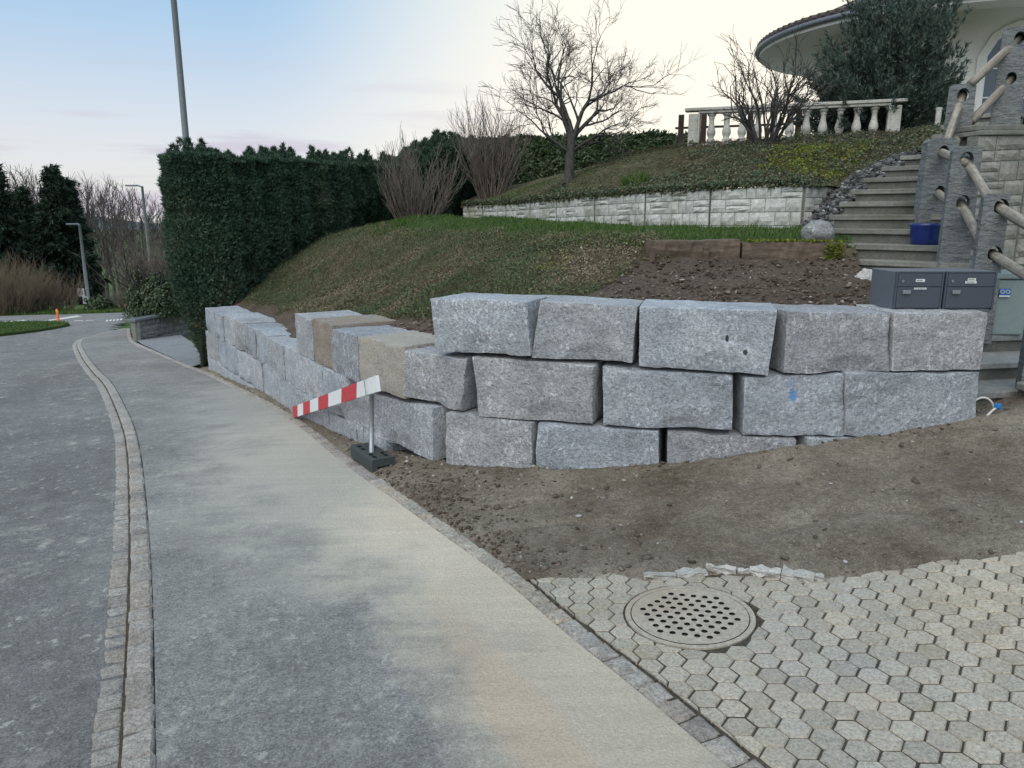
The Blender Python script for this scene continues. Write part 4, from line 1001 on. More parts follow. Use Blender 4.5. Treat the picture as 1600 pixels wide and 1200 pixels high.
# ------------------------------------------------------------------ stone posts with log rails
rail_ = empty('stair_railing', (4.0, 7.0, 1.3)); tag(rail_, 'railing of tall split stone posts with round log rails along the steps', 'railing')
from mathutils import Matrix
def slab_post(name_px, d, w_, th, ang, holes, zb, ztop, cx):
    # upright slab with slots for the rails; front face lies in local XZ
    H = ztop-zb; pv = []; pe = []
    r = random.Random(int(cx*100))
    outl = [(-w_/2, 0), (w_/2, 0), (w_/2*.97, H*.5), (w_/2*.93, H-.03), (w_/2*.80, H), (-w_/2*.72, H-.005), (-w_/2*.92, H-.035), (-w_/2*.98, H*.5)]
    b0 = 0
    for q in outl: pv.append(Vector(q))
    pe += [(i, (i+1) % 8) for i in range(8)]
    hs = []
    for hx, hz, hr in holes:
        b0 = len(pv); n = 14
        for k in range(n):
            t = 2*math.pi*k/n; pv.append(Vector((hx+hr*math.cos(t), hz-zb+hr*1.25*math.sin(t))))
        pe += [(b0+k, b0+(k+1) % n) for k in range(n)]; hs.append((hx, hz-zb, hr, b0, n))
    vo, eo, fo, *_ = delaunay_2d_cdt(pv, pe, [], 1, 1e-6)
    F0 = [tuple(f) for f in fo if not any(((sum(vo[i].x for i in f)/3-hx)/hr)**2+((sum(vo[i].y for i in f)/3-hz)/(hr*1.25))**2 < .95 for hx, hz, hr, _, _ in hs)]
    nv = len(vo); V = [(v.x, -th/2, v.y) for v in vo]+[(v.x, th/2, v.y) for v in vo]
    # orient front faces toward -Y
    F = []
    for f in F0:
        a, b, c = [vo[i] for i in f[:3]]; ccw = (b.x-a.x)*(c.y-a.y)-(b.y-a.y)*(c.x-a.x) > 0
        ff = f if ccw else f[::-1]; F.append(ff); F.append(tuple(i+nv for i in ff[::-1]))
    for i in range(8): F.append((i, i+nv, (i+1) % 8+nv, (i+1) % 8))
    for _, _, _, b0, n in hs:
        for k in range(n): F.append((b0+k, b0+(k+1) % n, b0+(k+1) % n+nv, b0+k+nv))
    o = pyd('post', [(0, 0, 0)], [], None); bpy.data.objects.remove(o)
    ca, sa = math.cos(ang), math.sin(ang)
    V = [(cx+x*ca-y*sa, d+x*sa+y*ca, zb+z) for x, y, z in V]
    return pyd('post', V, F, MT['post_stone'], rail_)
def hp(px, py, d): return at(px, py, d)
# (centre px, depth, width, thickness, angle, base z, top py)
posts = {}
def mkpost(key, pxl, pxr, pyt, d, th, ang, zb, hol):
    c = at((pxl+pxr)/2, pyt, d); w_ = (pxr-pxl)/FPX*(d*math.cos(TH))*1.04
    holes = []
    for px, py, hr in hol:
        q = at(px, py, d); holes.append(((q[0]-c[0])/math.cos(ang), q[2], hr))
    slab_post(key, d, w_, th, ang, holes, zb, c[2], c[0]); posts[key] = c
mkpost('a', 1490, 1531, 228, 7.0, .14, -.35, 1.15, [(1508, 250, .055), (1502, 317, .055)])
mkpost('b', 1447, 1493, 217, 8.0, .14, -.1, 1.45, [(1470, 238, .05), (1464, 300, .05)])
mkpost('c', 1486, 1523, 132, 8.35, .14, -.5, 1.7, [(1504, 150, .055), (1497, 212, .05)])
mkpost('d', 1571, 1608, 44, 8.4, .16, -.5, 2.60, [(1591, 62, .05), (1579, 124, .05)])
mkpost('e', 1538, 1574, 302, 6.45, .14, -.35, .7, [(1560, 324, .055), (1550, 397, .055)])
mkpost('f', 1630, 1668, 360, 5.55, .14, -.35, .3, [(1648, 376, .055), (1645, 458, .055)])
def log(a, b, r0, seed=0):       # split-round rail, modelled along its own axis
    a = Vector(a); b = Vector(b); r = random.Random(seed); Ln = (b-a).length; n = 10; V = []; F = []; k = 14
    prof_ = [r.uniform(.93, 1.06) for _ in range(k)]
    for i in range(n+1):
        for j in range(k):
            t = 2*math.pi*j/k; rr_ = r0*prof_[j]*r.uniform(.985, 1.015)*(1.04-.08*i/n); V.append((rr_*math.cos(t), rr_*math.sin(t), Ln*i/n))
    F = [(i*k+j, i*k+(j+1) % k, (i+1)*k+(j+1) % k, (i+1)*k+j) for i in range(n) for j in range(k)]+[tuple(range(k))[::-1], tuple(range(n*k, n*k+k))]
    o = pyd('rail', V, F, MT['rail'], rail_, smooth=True); o.matrix_basis = Matrix.Translation(a) @ (b-a).to_track_quat('Z', 'Y').to_matrix().to_4x4(); return o
log(at(1508, 248, 7.1), at(1547, 314, 6.42), .038, 1); log(at(1499, 314, 7.1), at(1538, 386, 6.42), .040, 2)
log(at(1557, 322, 6.5), at(1650, 378, 5.5), .042, 3); log(at(1548, 396, 6.5), at(1648, 458, 5.5), .042, 4)
log(at(1468, 237, 8.08), at(1506, 254, 6.95), .038, 5); log(at(1462, 299, 8.08), at(1500, 330, 6.95), .038, 6)
log(at(1505, 146, 8.42), at(1478, 224, 8.02), .042, 7); log(at(1497, 209, 8.42), at(1490, 236, 8.02), .04, 8)
log(at(1516, 132, 8.26), at(1594, 58, 8.43), .042, 9); log(at(1518, 190, 8.26), at(1582, 121, 8.43), .042, 10)
log(at(1594, 58, 8.45), at(1690, 20, 8.9), .045, 11); log(at(1581, 121, 8.45), at(1680, 80, 8.9), .045, 12)
# ------------------------------------------------------------------ terrace house and its retaining wall
house = empty('round_house', (10.2, 19, 3.3)); tag(house, 'cream rendered house with a round bay under a wide curved eave', 'house')
HC = (12.65, 23.6); HRW = 3.22; ER_ = 5.2; EZ = 6.58
def arc(r, a0, a1, n): return [(HC[0]+r*math.cos(t), HC[1]+r*math.sin(t)) for t in np.linspace(R(a0), R(a1), n)]
n = 73
# window opening in the front of the bay: angles 232..262 (front towards the camera)
WA0, WA1, WZ0, WZ1, WZS = 258., 309., 4.0, 6.47, 5.66
V = []; F = []
angs = list(np.linspace(100, WA0, 40))+list(np.linspace(WA0, WA1, 13)[1:])+list(np.linspace(WA1, 460, 44)[1:])
def archz(a): t = (a-(WA0+WA1)/2)/((WA1-WA0)/2); return WZS+(WZ1-WZS)*math.sqrt(max(0, 1-t*t))
mb = MB(); Vw = []; 
for a in angs:
    c, s = math.cos(R(a)), math.sin(R(a)); z1 = archz(a) if WA0 <= a <= WA1 else 5.0; z0 = WZ0 if WA0 <= a <= WA1 else 4.4
    Vw += [(HC[0]+HRW*c, HC[1]+HRW*s, z) for z in (2.6, z0, z1, 7.4)]
Fw = []
for i in range(len(angs)-1):
    inw = angs[i] >= WA0-1e-6 and angs[i+1] <= WA1+1e-6
    for k in range(3):
        if inw and k == 1: continue
        Fw.append((i*4+k, (i+1)*4+k, (i+1)*4+k+1, i*4+k+1))
pyd('wall', Vw, Fw, MT['render'], house)
# straight main body behind the bay
mb = MB(); mb.box((19.5, 27, 5.5), (13, 7, 7)); mb.build('main_wall', MT['render'], house)
# window: moulding, frame, bars, panes
win_a = [a for a in angs if WA0 <= a <= WA1]
def wpt(a, z, off): return (HC[0]+(HRW+off)*math.cos(R(a)), HC[1]+(HRW+off)*math.sin(R(a)), z)
win = MB()
ring = [(WA0, WZ0)]+[(a, archz(a)) for a in win_a]+[(WA1, WZ0)]
Vm = []
for a, z in ring:
    ca = (WA0+WA1)/2; zc_ = 5.3; k = 1.13
    for o_, kk in ((.0, 1.0), (.05, 1.0), (.05, k), (.0, k)):
        Vm.append(wpt(ca+(a-ca)*kk, max(WZ0, zc_+(z-zc_)*(1+(kk-1)*1.2)), o_))
Fm = [(i*4+j, (i+1)*4+j, (i+1)*4+(j+1) % 4, i*4+(j+1) % 4) for i in range(len(ring)-1) for j in range(4)]
wob = pyd('window', Vm, Fm, MT['render'], house)
def bar(a0, z0, a1, z1, w_, name='glazing_bar', mat='frame', off=-.06, par=None):
    n = 8; P = [wpt(a0+(a1-a0)*t, z0+(z1-z0)*t, off) for t in np.linspace(0, 1, n)]
    m_ = MB(); m_.tube(P, w_, 6); return m_.build(name, MT[mat], par or wob)
for a in (WA0+.6, (WA0*3+WA1)/4, (WA0+WA1)/2, (WA0+WA1*3)/4, WA1-.6): bar(a, WZ0, a, archz(a)-.01, .045 if a in (WA0+.6, (WA0+WA1)/2, WA1-.6) else .022)
for z in (WZ0+.03, 4.75, 5.45): bar(WA0, z, WA1, z, .05 if z < 3.8 else .022)
Vp = []
for a in win_a: Vp += [wpt(a, WZ0, -.10), wpt(a, archz(a), -.10)]
pyd('pane', Vp, [(i*2, i*2+2, i*2+3, i*2+1) for i in range(len(win_a)-1)], MT['glass'], wob)
mb = MB(); P = [wpt(a, WZ0-.06, .06) for a in np.linspace(WA0-2, WA1+2, 12)]; mb.tube(P, .06, 6); mb.build('sill', MT['baluster'], wob)
# round eave: boarded soffit, fascia, gutter, tiled cone roof
n = 96; V = []
for r_, z_ in ((HRW-.05, EZ+.28), (4.1, EZ+.12), (ER_-.03, EZ+.0), (ER_, EZ+.0), (ER_, EZ+.16)):
    V += [(HC[0]+r_*math.cos(2*math.pi*k/n), HC[1]+r_*math.sin(2*math.pi*k/n), z_) for k in range(n)]
pyd('soffit', V, [(a*n+k, a*n+(k+1) % n, (a+1)*n+(k+1) % n, (a+1)*n+k) for a in range(4) for k in range(n)], MT['soffit'], house)
mb = MB(); mb.tube([(HC[0]+(ER_+.06)*math.cos(2*math.pi*k/n), HC[1]+(ER_+.06)*math.sin(2*math.pi*k/n), EZ+.15) for k in range(n+1)], .07, 8, False); mb.build('gutter', MT['gutter'], house, smooth=True)
roof = None; V = []
rows = 16
for j in range(rows+1):
    r_ = (ER_+.03)*(1-j/rows); 
    V += [(HC[0]+r_*math.cos(2*math.pi*k/n), HC[1]+r_*math.sin(2*math.pi*k/n), EZ+.20+j*.14+(.02 if j else 0)) for k in range(n)]
roof = pyd('roof', V, [(a*n+k, a*n+(k+1) % n, (a+1)*n+(k+1) % n, (a+1)*n+k) for a in range(rows) for k in range(n)], MT['rooftile'], house)
# eave-course tiles you can pick out at the edge
tm = MB(); tm.tube([(0, 0, 0), (.34, 0, .09)], [.085, .075], 8)
tme = bpy.data.meshes.new('tile'); tme.from_pydata(tm.V, [], tm.F); tme.materials.append(MT['rooftile'])
for k in range(120):
    t = 2*math.pi*k/120
    if not (150 < math.degrees(t) < 290): continue
    o = bpy.data.objects.new('tile', tme); col.objects.link(o); o.parent = roof
    o.matrix_basis = Matrix.Translation((HC[0]+(ER_+.06)*math.cos(t), HC[1]+(ER_+.06)*math.sin(t), EZ+.27)) @ Matrix.Rotation(t+math.pi, 4, 'Z')
# terrace floor on which house and balustrade stand
tag(pyd('terrace', [(3.6, 17.5, 3.31), (7.9, 16.15, 3.31), (9.3, 13.2, 3.31), (26, 13.2, 3.31), (26, 31, 3.31), (3.6, 31, 3.31)], [(0, 1, 2, 3, 4, 5)], MT['whitestone']), kind='structure')
# stone-faced retaining wall on the right of the steps, with a dark door
rw = empty('terrace_retaining_wall', (5.5, 8.0, .5)); tag(rw, 'tall retaining wall of mottled stone blocks behind the post railing', 'wall')
rows_ = [.15, .11, .2, .15, .11, .2, .15, .2, .11, .2, .15, .2]
ra = np.array((4.72, 8.02)); rb = np.array((5.40, 8.22)); rc = np.array((5.62, 8.28)); rd = np.array((6.9, 8.65))
stone_panel(ra, rb-(rb-ra)*.01, .7, 2.56, 2.60, rows_, 90, rw, MT['housestone'], MT['whitejoint'], relief=.014)
stone_panel(rb, rc, .7, 2.60, 2.61, rows_, 92, rw, MT['housestone'], MT['whitejoint'], relief=.03)
stone_panel(rc+np.array((.0, .02)), rd, 2.06, 2.61, 2.64, [.15, .2, .2], 93, rw, MT['housestone'], MT['whitejoint'], relief=.014)
for off0, off1, za, zb_ in ((.035, .30, .003, .05), (-.02, .30, .053, .11)):
    mb = MB(); u = (rd-ra)/np.linalg.norm(rd-ra); fb = np.array([-u[1], u[0]]); P = []
    for dz in (za, zb_):
        for c, zz in ((ra-fb*off0, 2.56), (rd-fb*off0, 2.64), (rd+fb*off1, 2.64), (ra+fb*off1, 2.56)): P.append((c[0], c[1], zz+dz))
    mb.hexa(P); mb.build('coping', MT['tread'], rw, bevel=.01)
ua = math.atan2(rd[1]-rc[1], rd[0]-rc[0])
dc = rc+(rd-rc)*.5+np.array((-.05, .16)); mb = MB(); mb.box((dc[0], dc[1], 1.35), (1.3, .05, 1.45), ua); d_ = mb.build('door', MT['darkwood'], rw)
for i in range(9):
    c = rc+(rd-rc)*(.06+.11*i)+np.array((-.04, .115)); mb = MB(); mb.box((c[0], c[1], 1.35), (.125, .03, 1.43), ua); mb.build('plank', MT['darkwood'], d_, bevel=.005)

# ------------------------------------------------------------------ balustrade
bal = empty('balustrade', (5.8, 16.6, 3.3)); tag(bal, 'weathered concrete balustrade with turned balusters at the terrace edge', 'balustrade')
Bp = np.array((3.92, 17.3)); Bq = np.array((7.75, 16.0)); BL = np.linalg.norm(Bq-Bp); bu = (Bq-Bp)/BL; ba = math.atan2(bu[1], bu[0])
bz = 3.24; bh = .82
prof = [(.085, 0), (.085, .05), (.06, .06), (.075, .08), (.06, .11), (.045, .13), (.07, .19), (.078, .24), (.068, .30), (.05, .38), (.042, .46), (.045, .52), (.055, .535), (.045, .55), (.06, .575), (.075, .59), (.075, .63)]
mb = MB(); mb.lathe([(r_*1.22, z_+.07) for r_, z_ in prof], (0, 0, 0), 14); bme = bpy.data.meshes.new('baluster'); bme.from_pydata(mb.V, [], mb.F)
for p_ in bme.polygons: p_.use_smooth = True
bme.materials.append(MT['baluster'])
nb_ = 11
for i in range(nb_):
    t = .42+(BL-.84)*i/(nb_-1); c = Bp+bu*t; o = link('baluster', bme, None, bal); o.location = (c[0], c[1], bz); o.rotation_euler.z = i*.7
for nm, z0, z1, w_ in (('base_rail', 0, .075, .24), ('top_rail', .70, .755, .24), ('top_coping', .757, .82, .30)):
    c = (Bp+Bq)/2; mb = MB(); mb.box((c[0], c[1], bz+(z0+z1)/2), (BL+(.3 if 'coping' in nm else -.28), w_, z1-z0), ba); mb.build(nm, MT['baluster'], bal, bevel=.012)
for c in (Bp+bu*.06, Bq-bu*.06):
    mb = MB(); mb.box((c[0], c[1], bz+.35), (.24, .26, .70), ba); pp = mb.build('pillar', MT['baluster'], bal, bevel=.015)
    nrm = np.array([bu[1], -bu[0]]); q = c+nrm*.135; mb = MB(); mb.box((q[0], q[1], bz+.35), (.15, .02, .5), ba); mb.build('panel', MT['baluster'], pp, bevel=.006)
# dark timber fence on the terrace behind the balustrade
fe = empty('terrace_fence', (5.0, 18.6, 3.3)); tag(fe, 'dark timber post fence behind the balustrade', 'fence')
for i in range(6):
    mb = MB(); mb.box((4.05+.5*i, 19.0-.17*i, 3.31+.42), (.13, .05, .84), -.33); mb.build('board', MT['darkwood'], fe)
mb = MB(); mb.box((5.3, 18.6, 3.85), (2.9, .04, .05), -.33); mb.build('cross_rail', MT['darkwood'], fe)
mb = MB(); mb.lathe([(.05, 0), (.05, .55), (.055, .56), (.055, .6)], (8.15, 15.2, 3.2), 12); tag(mb.build('marker_post', MT['baluster'], smooth=False), 'short pale round post beside the top of the steps', 'post')
mb = MB(); mb.box((4.95, 18.2, 3.4), (.14, .12, .18), .3); mb.box((4.95, 18.2, 3.51), (.16, .14, .03), .3); tag(mb.build('red_crate', MT['red'], bevel=.01), 'small red crate glimpsed between the balusters', 'crate')

# ------------------------------------------------------------------ mailboxes
def mailbox(x0, x1, y0, zb, h, dep, label, tags):
    m = empty('mailbox', ((x0+x1)/2, y0+dep/2, zb)); tag(m, label, 'mailbox', 'mailboxes on the granite wall')
    cx = (x0+x1)/2; wd = x1-x0
    mb = MB(); mb.box((cx, y0+dep/2+.006, zb+h/2), (wd, dep-.012, h)); mb.build('body', MT['mailbox_body'], m, bevel=.004)
    fz = h*.40
    mb = MB(); mb.box((cx, y0-.006, zb+(h-fz)/2+.006), (wd-.03, .018, h-fz-.016)); dr = mb.build('door', MT['mailbox'], m, bevel=.003)
    mb = MB(); mb.box((cx, y0-.006, zb+h-fz/2-.006), (wd-.03, .018, fz-.016)); fl = mb.build('flap', MT['mailbox'], m, bevel=.003)
    for s in (-1, 1):
        mb = MB(); mb.box((cx+s*(wd/2-.006), y0-.002, zb+h/2), (.012, .02, h)); mb.build('edge_trim', MT['mailbox'], m)
    mb = MB(); mb.box((cx, y0-.004, zb+h-.004), (wd-.026, .02, .008)); mb.build('hood', MT['mailbox'], m)
    mb = MB(); mb.box((x0+.075, y0-.024, zb+(h-fz)-.035), (.055, .018, .026)); mb.build('handle', MT['chrome'], dr, bevel=.003)
    mb = MB(); mb.tube([(x0+.045, y0-.012, zb+h-fz*.62), (x0+.045, y0-.022, zb+h-fz*.62)], .009, 10); mb.build('lock', MT['chrome'], fl)
    for (dx, dz, w_, h_, ink) in tags:
        par = fl if dz > h-fz else dr
        mb = MB(); mb.box((cx+dx, y0-.017, zb+dz), (w_, .004, h_)); lb = mb.build('name_label', MT['paper'], par)
        mb = MB(); r = random.Random(int(dx*1000)+5)
        x = -w_*.36
        while x < w_*.34 and ink:
            l = r.uniform(.004, .009); mb.box((cx+dx+x, y0-.0195, zb+dz), (l, .001, h_*.32)); x += l+.003
        if ink: mb.build('lettering', MT['ink'], lb)
mz = 1.115
mailbox(xat(1396, 5.32, 1.2), xat(1470, 5.32, 1.2), 5.32, mz, .268, .36, 'left hand charcoal mailbox with grey side and one white name tag above its slot', [(.0, .206, .062, .02, True), (.005, .150, .085, .012, True)])
mailbox(xat(1473, 5.32, 1.2), xat(1552, 5.32, 1.2), 5.32, mz, .268, .36, 'charcoal mailbox with a double white name tag beside the stone post', [(.0, .213, .055, .018, True), (-.004, .194, .078, .016, True)])
# grey letter bin on the lower step
bn = empty('letter_bin', (4.35, 6.55, .77)); tag(bn, 'pale grey metal bin with lid and blue sticker on the lower steps', 'bin')
bx = xat(1587, 6.3, 1.0)
mb = MB(); P = []
for z, k in ((.77, .82), (1.24, 1.)):
    for sx, sy in ((-1, -1), (1, -1), (1, 1), (-1, 1)): P.append((bx+.02+sx*.17*k, 6.50+sy*.13*k, z))
mb.hexa(P); mb.build('body', MT['bin'], bn, bevel=.012)
mb = MB(); mb.box((bx+.02, 6.5, 1.275), (.38, .30, .06)); mb.build('lid', MT['bin'], bn, bevel=.015)
mb = MB(); mb.box((bx-.07, 6.364, 1.14), (.09, .006, .055)); st = mb.build('sticker', MT['blueink'], bn)
mb = MB(); mb.box((bx-.07, 6.360, 1.105), (.09, .006, .014)); mb.build('sticker_strip', MT['paper'], bn)
mb = MB()
for k in (-1, 1):
    P = [(bx-.07+k*.022+.016*math.cos(t), 6.358, 1.142+.014*math.sin(t)) for t in np.linspace(0, 2*math.pi, 13)]; mb.tube(P, .003, 5)
mb.build('sticker_emblem', MT['paper'], st)
# blue glazed pot on a step
pt = empty('plant_pot', (0, 0, 0)); pc = at(1447, 380, 7.35); pz = 1.345+.145
pt.location = (pc[0], 7.5, pz); tag(pt, 'squat glazed blue plant pot on the steps in front of stone post', 'pot')
mb = MB(); px_ = xat(1446, 7.5, 1.55); mb.lathe([(.115, 0), (.128, .015), (.132, .05), (.142, .12), (.145, .165), (.152, .185), (.150, .205), (.132, .205), (.128, .16)], (px_, 7.5, pz), 36); mb.build('body', MT['pot'], pt, smooth=True)
mb = MB(); mb.lathe([(.13, .17), (.0, .18)], (px_, 7.5, pz), 16); mb.build('soil', MT['soil_dark'], pt)
g = np.random.default_rng(3); nn = 60
dp_ = scatter('dry_plant', gblade, gF, np.stack([px_+g.normal(size=nn)*.05, 7.5+g.normal(size=nn)*.05, np.full(nn, pz+.17)], 1), rotmats(nn, up=g.normal(size=(nn, 3))*.5+[0, 0, 1]), np.stack([np.full(nn, .008), np.full(nn, .06), g.uniform(.04, .08, nn)], 1), MT['drystem'], pt, g.random(nn))
tag(dp_, kind='stuff')
# loose cable at the end of the wall
cb = empty('loose_cable', (3.55, 5.2, .33)); tag(cb, 'white electric cable with blue cap poking out beside the wall end', 'cable')
c0 = [at(*p, 5.25) for p in [(1520, 628), (1531, 622), (1541, 622), (1549, 628), (1553, 638)]]; mb = MB(); mb.tube(catmull(np.array(c0), 24), .0075, 8); mb.build('lead', MT['cable'], cb, smooth=True)
for sh in (0, 5):
    c1 = [at(*p, 5.2) for p in [(1557, 637), (1549, 643), (1543-sh*.3, 652), (1541+sh, 663)]]; mb = MB(); mb.tube(catmull(np.array(c1), 20), .0075, 8); mb.build('lead', MT['cable'], cb, smooth=True)
q = at(1559, 634, 5.2); mb = MB(); mb.box((q[0], q[1], q[2]), (.04, .03, .028), .3); mb.box((q[0]+.012, q[1], q[2]-.018), (.015, .02, .02), .3); mb.build('end_cap', MT['bluecap'], cb, bevel=.004)
# blue paint on one granite block, dark painted spots for drill holes on another
def decal(name, pxs, m, off, par):
    P = [wallpt(*p) for p in pxs]; c = np.mean(P, axis=0); n_ = c[:2]/np.linalg.norm(c[:2])
    V = [(p[0]-n_[0]*off, p[1]-n_[1]*off, p[2]) for p in P]; return pyd(name, V, [tuple(range(len(V)))], m, par)
# ------------------------------------------------------------------ plants
def surf_normal(zf, x, y, e=.05):
    dx = (zf(x+e, y)-zf(x-e, y))/(2*e); dy = (zf(x, y+e)-zf(x, y-e))/(2*e)
    n_ = np.stack([-dx, -dy, np.ones_like(dx)], 1); return n_/np.linalg.norm(n_, axis=1, keepdims=True)
leafV = np.array([(-.25, 0, 0), (.25, 0, 0), (.5, .5, .10), (0, 1., 0), (-.5, .5, .10)]); leafF = np.array([(0, 1, 2), (0, 2, 3), (0, 3, 4)])
def cover(name, n, x0, x1, y0, y1, maskf, zf, s0, s1, h, m, parent, seed, tint=None, flat=.8):
    g = np.random.default_rng(seed); x = g.uniform(x0, x1, n); y = g.uniform(y0, y1, n); k = maskf(x, y); x, y = x[k], y[k]; n = len(x)
    hh = h*(.5+.5*np.clip(vnoise(x*2.2, y*2.2, 0, seed), -1, 1)+.3*np.clip(vnoise(x*8, y*8, 0, seed+1), -1, 1)); z = zf(x, y)+hh*g.random(n)
    up = surf_normal(zf, x, y)*flat+g.normal(size=(n, 3))*.55
    t = g.random(n) if tint is None else tint(x, y, g)
    return tag(scatter(name, leafV, leafF, np.stack([x, y, z], 1), rotmats(n, up=up), g.uniform(s0, s1, n), m, parent, np.clip(t, 0, 1)), kind='stuff')
def mbank(x, y): return (sdist(x, y, bankpoly) > .0) & (~in_soilzone(x, y)) & ((bank_z(x, y) < 1.53+.04*vnoise(x*3, y*3)) | (x < -2.9)) & ((y > 7.5) | (x < 1.3))
def tbank(x, y, g):
    c = .5+.5*vnoise(x*1.4, y*1.4, 0, 91, 4); return np.clip(g.random(len(x))*.50+1.1*(c-.38)+.12*sstep(-.6, 1.2, x), 0, .9)+(g.random(len(x)) < .04)*.2
cover('ground_cover', 290000, -5.2, 1.6, 6.5, 16.5, mbank, bank_z, .009, .023, .13, MT['cover'], bank, 41, tbank)
# dry stems trailing over the bank
def stems(name, n, x0, x1, y0, y1, maskf, zf, ln, m, parent, seed, r=.0022, h=.05):
    g = np.random.default_rng(seed); x = g.uniform(x0, x1, n); y = g.uniform(y0, y1, n); k = maskf(x, y); x, y = x[k], y[k]; n = len(x)
    a = g.uniform(0, 2*math.pi, n); l = g.uniform(.4, 1, n)*ln; x2 = x+np.cos(a)*l; y2 = y+np.sin(a)*l
    z1 = zf(x, y)+g.random(n)*h; z2 = zf(x2, y2)+g.random(n)*h*1.3
    V, F = tubes_np(np.stack([x, y, z1, x2, y2, z2, np.full(n, r), np.full(n, r*.6)], 1), 3)
    return tag(mesh_np(name, V, F, m, parent, tint=np.repeat(g.random(n), 6)), kind='stuff')
stems('dry_stems', 16000, -5, 1.6, 6.5, 14.2, mbank, bank_z, .22, MT['drystem'], bank, 42)
def mosspatch(cx, cy, r_): return lambda x, y: mbank(x, y) & (np.hypot(x-cx, (y-cy)*.8)+.25*vnoise(x*3, y*3, 0, 4) < r_)
cover('yellow_moss', 5000, -.6, 1.4, 6.8, 8.8, mosspatch(.35, 8.0, .36), bank_z, .012, .028, .04, MT['moss'], bank, 43)
grass('bank_grass', 70000, -5, 1.6, 7.0, 16, lambda x, y: mbank(x, y) & (vnoise(x*.9, y*.9, 0, 17, 3) > -.3), bank_z, .05, .15, bank, 44, .006, MT['cover'], .05, .85)
grass('crest_grass', 6000, -3.4, 1.4, 8, 14.4, lambda x, y: (sdist(x, y, bankpoly) > 0) & (np.abs(bank_z(x, y)-1.5) < .10), bank_z, .05, .13, bank, 45, .009)
# roots hanging from the cut edge under the sleepers
# mound planting
def mm(x, y): return sdist(x, y, moundpoly) > -.03
def near_w(x, y): return pdist(x, y, WW, False)
cover('cotoneaster', 85000, -1.4, 8.5, 10.3, 18, lambda x, y: mm(x, y) & ((near_w(x, y) < .55+.2*vnoise(x, y, 0, 3)) | (x > 5.0+.5*vnoise(x*1.3, y*1.3, 0, 8)) | (vnoise(x*.8, y*.8, 0, 55) > .05)), mound_z, .018, .042, .18, MT['covergreen'], mound, 51)
cover('mound_litter', 36000, -1.4, 8, 10.5, 20, mm, mound_z, .018, .04, .05, MT['cover'], mound, 52, lambda x, y, g: g.random(len(x))**1.2*.72+.12*vnoise(x, y, 0, 77)+(g.random(len(x)) < .02)*.2)
stems('mound_stems', 5000, -1.4, 7, 10.5, 18, mm, mound_z, .3, MT['drystem'], mound, 53, .004, .12)
cover('mound_moss', 15000, 3.4, 6.8, 11.5, 16, lambda x, y: mm(x, y) & (np.hypot((x-5.15)*.9, (y-13.4)*.62)+.35*vnoise(x*1.6, y*1.6, 0, 9) < .78), mound_z, .02, .045, .17, MT['moss'], mound, 54, lambda x, y, g: g.random(len(x))*.9)
grass('mound_grass', 14000, -1, 4.5, 13, 20, lambda x, y: mm(x, y) & (x < 2.4+.9*vnoise(x*.9, y*.9, 0, 12)) & (vnoise(x*.7, y*.7, 0, 19) > -.25), mound_z, .04, .13, mound, 55, .012, MT['grass'], .3, 1.)
# cotoneaster hanging over the top of the pale wall
g = np.random.default_rng(56); n = 15000; seg = g.integers(0, len(WW)-1, n); t = g.random(n); WA = np.array(WW)
P = WA[seg]*(1-t)[:, None]+WA[seg+1]*t[:, None]; zt = ww_top(P[:, 0], P[:, 1]); hang = np.clip(vnoise(P[:, 0]*1.5, P[:, 1]*1.5, 0, 5)*.5+.5, 0, 1)
off = g.uniform(-.05, .14, n); z = zt+.10*g.random(n)-.09*hang*g.random(n)*(off < .04)+.02
d_ = (WA[seg+1]-WA[seg]); d_ /= np.linalg.norm(d_, axis=1, keepdims=True); nr = np.stack([-d_[:, 1], d_[:, 0]], 1); nr = np.where((nr*P).sum(1, keepdims=True) < 0, -nr, nr)
p3 = np.c_[P+nr*off[:, None], z]; up = g.normal(size=(n, 3))+np.c_[-nr*.6, np.full(n, .8)]
tag(scatter('cotoneaster_edge', leafV, leafF, p3, rotmats(n, up=up), g.uniform(.02, .045, n), MT['covergreen'], mound, g.random(n)), kind='stuff')
# strappy clumps on the mound
for i, (px, py, d) in enumerate(((982, 262, 14.6), (1005, 268, 14.4), (1250, 232, 15.2))):
    p = at(px, py, d); z0 = float(mound_z(np.array([p[0]]), np.array([d]))[0]); gg = np.random.default_rng(60+i); nn = 70
    o = scatter('clump', gblade, gF, np.stack([p[0]+gg.normal(size=nn)*.06, d+gg.normal(size=nn)*.06, np.full(nn, z0)], 1), rotmats(nn, up=gg.normal(size=(nn, 3))*.35+[0, 0, 1]), np.stack([np.full(nn, .02), gg.uniform(.2, .34, nn), gg.uniform(.2, .36, nn)], 1), MT['cover' if i == 2 else 'grass'], None, gg.random(nn)*.6+.2)
    o.name = 'strappy_plant'; tag(o, ['light green strappy plant on the mound crest', 'yellowish strappy plant low on the mound', 'dark grassy tuft beneath the balustrade'][i], 'plant')

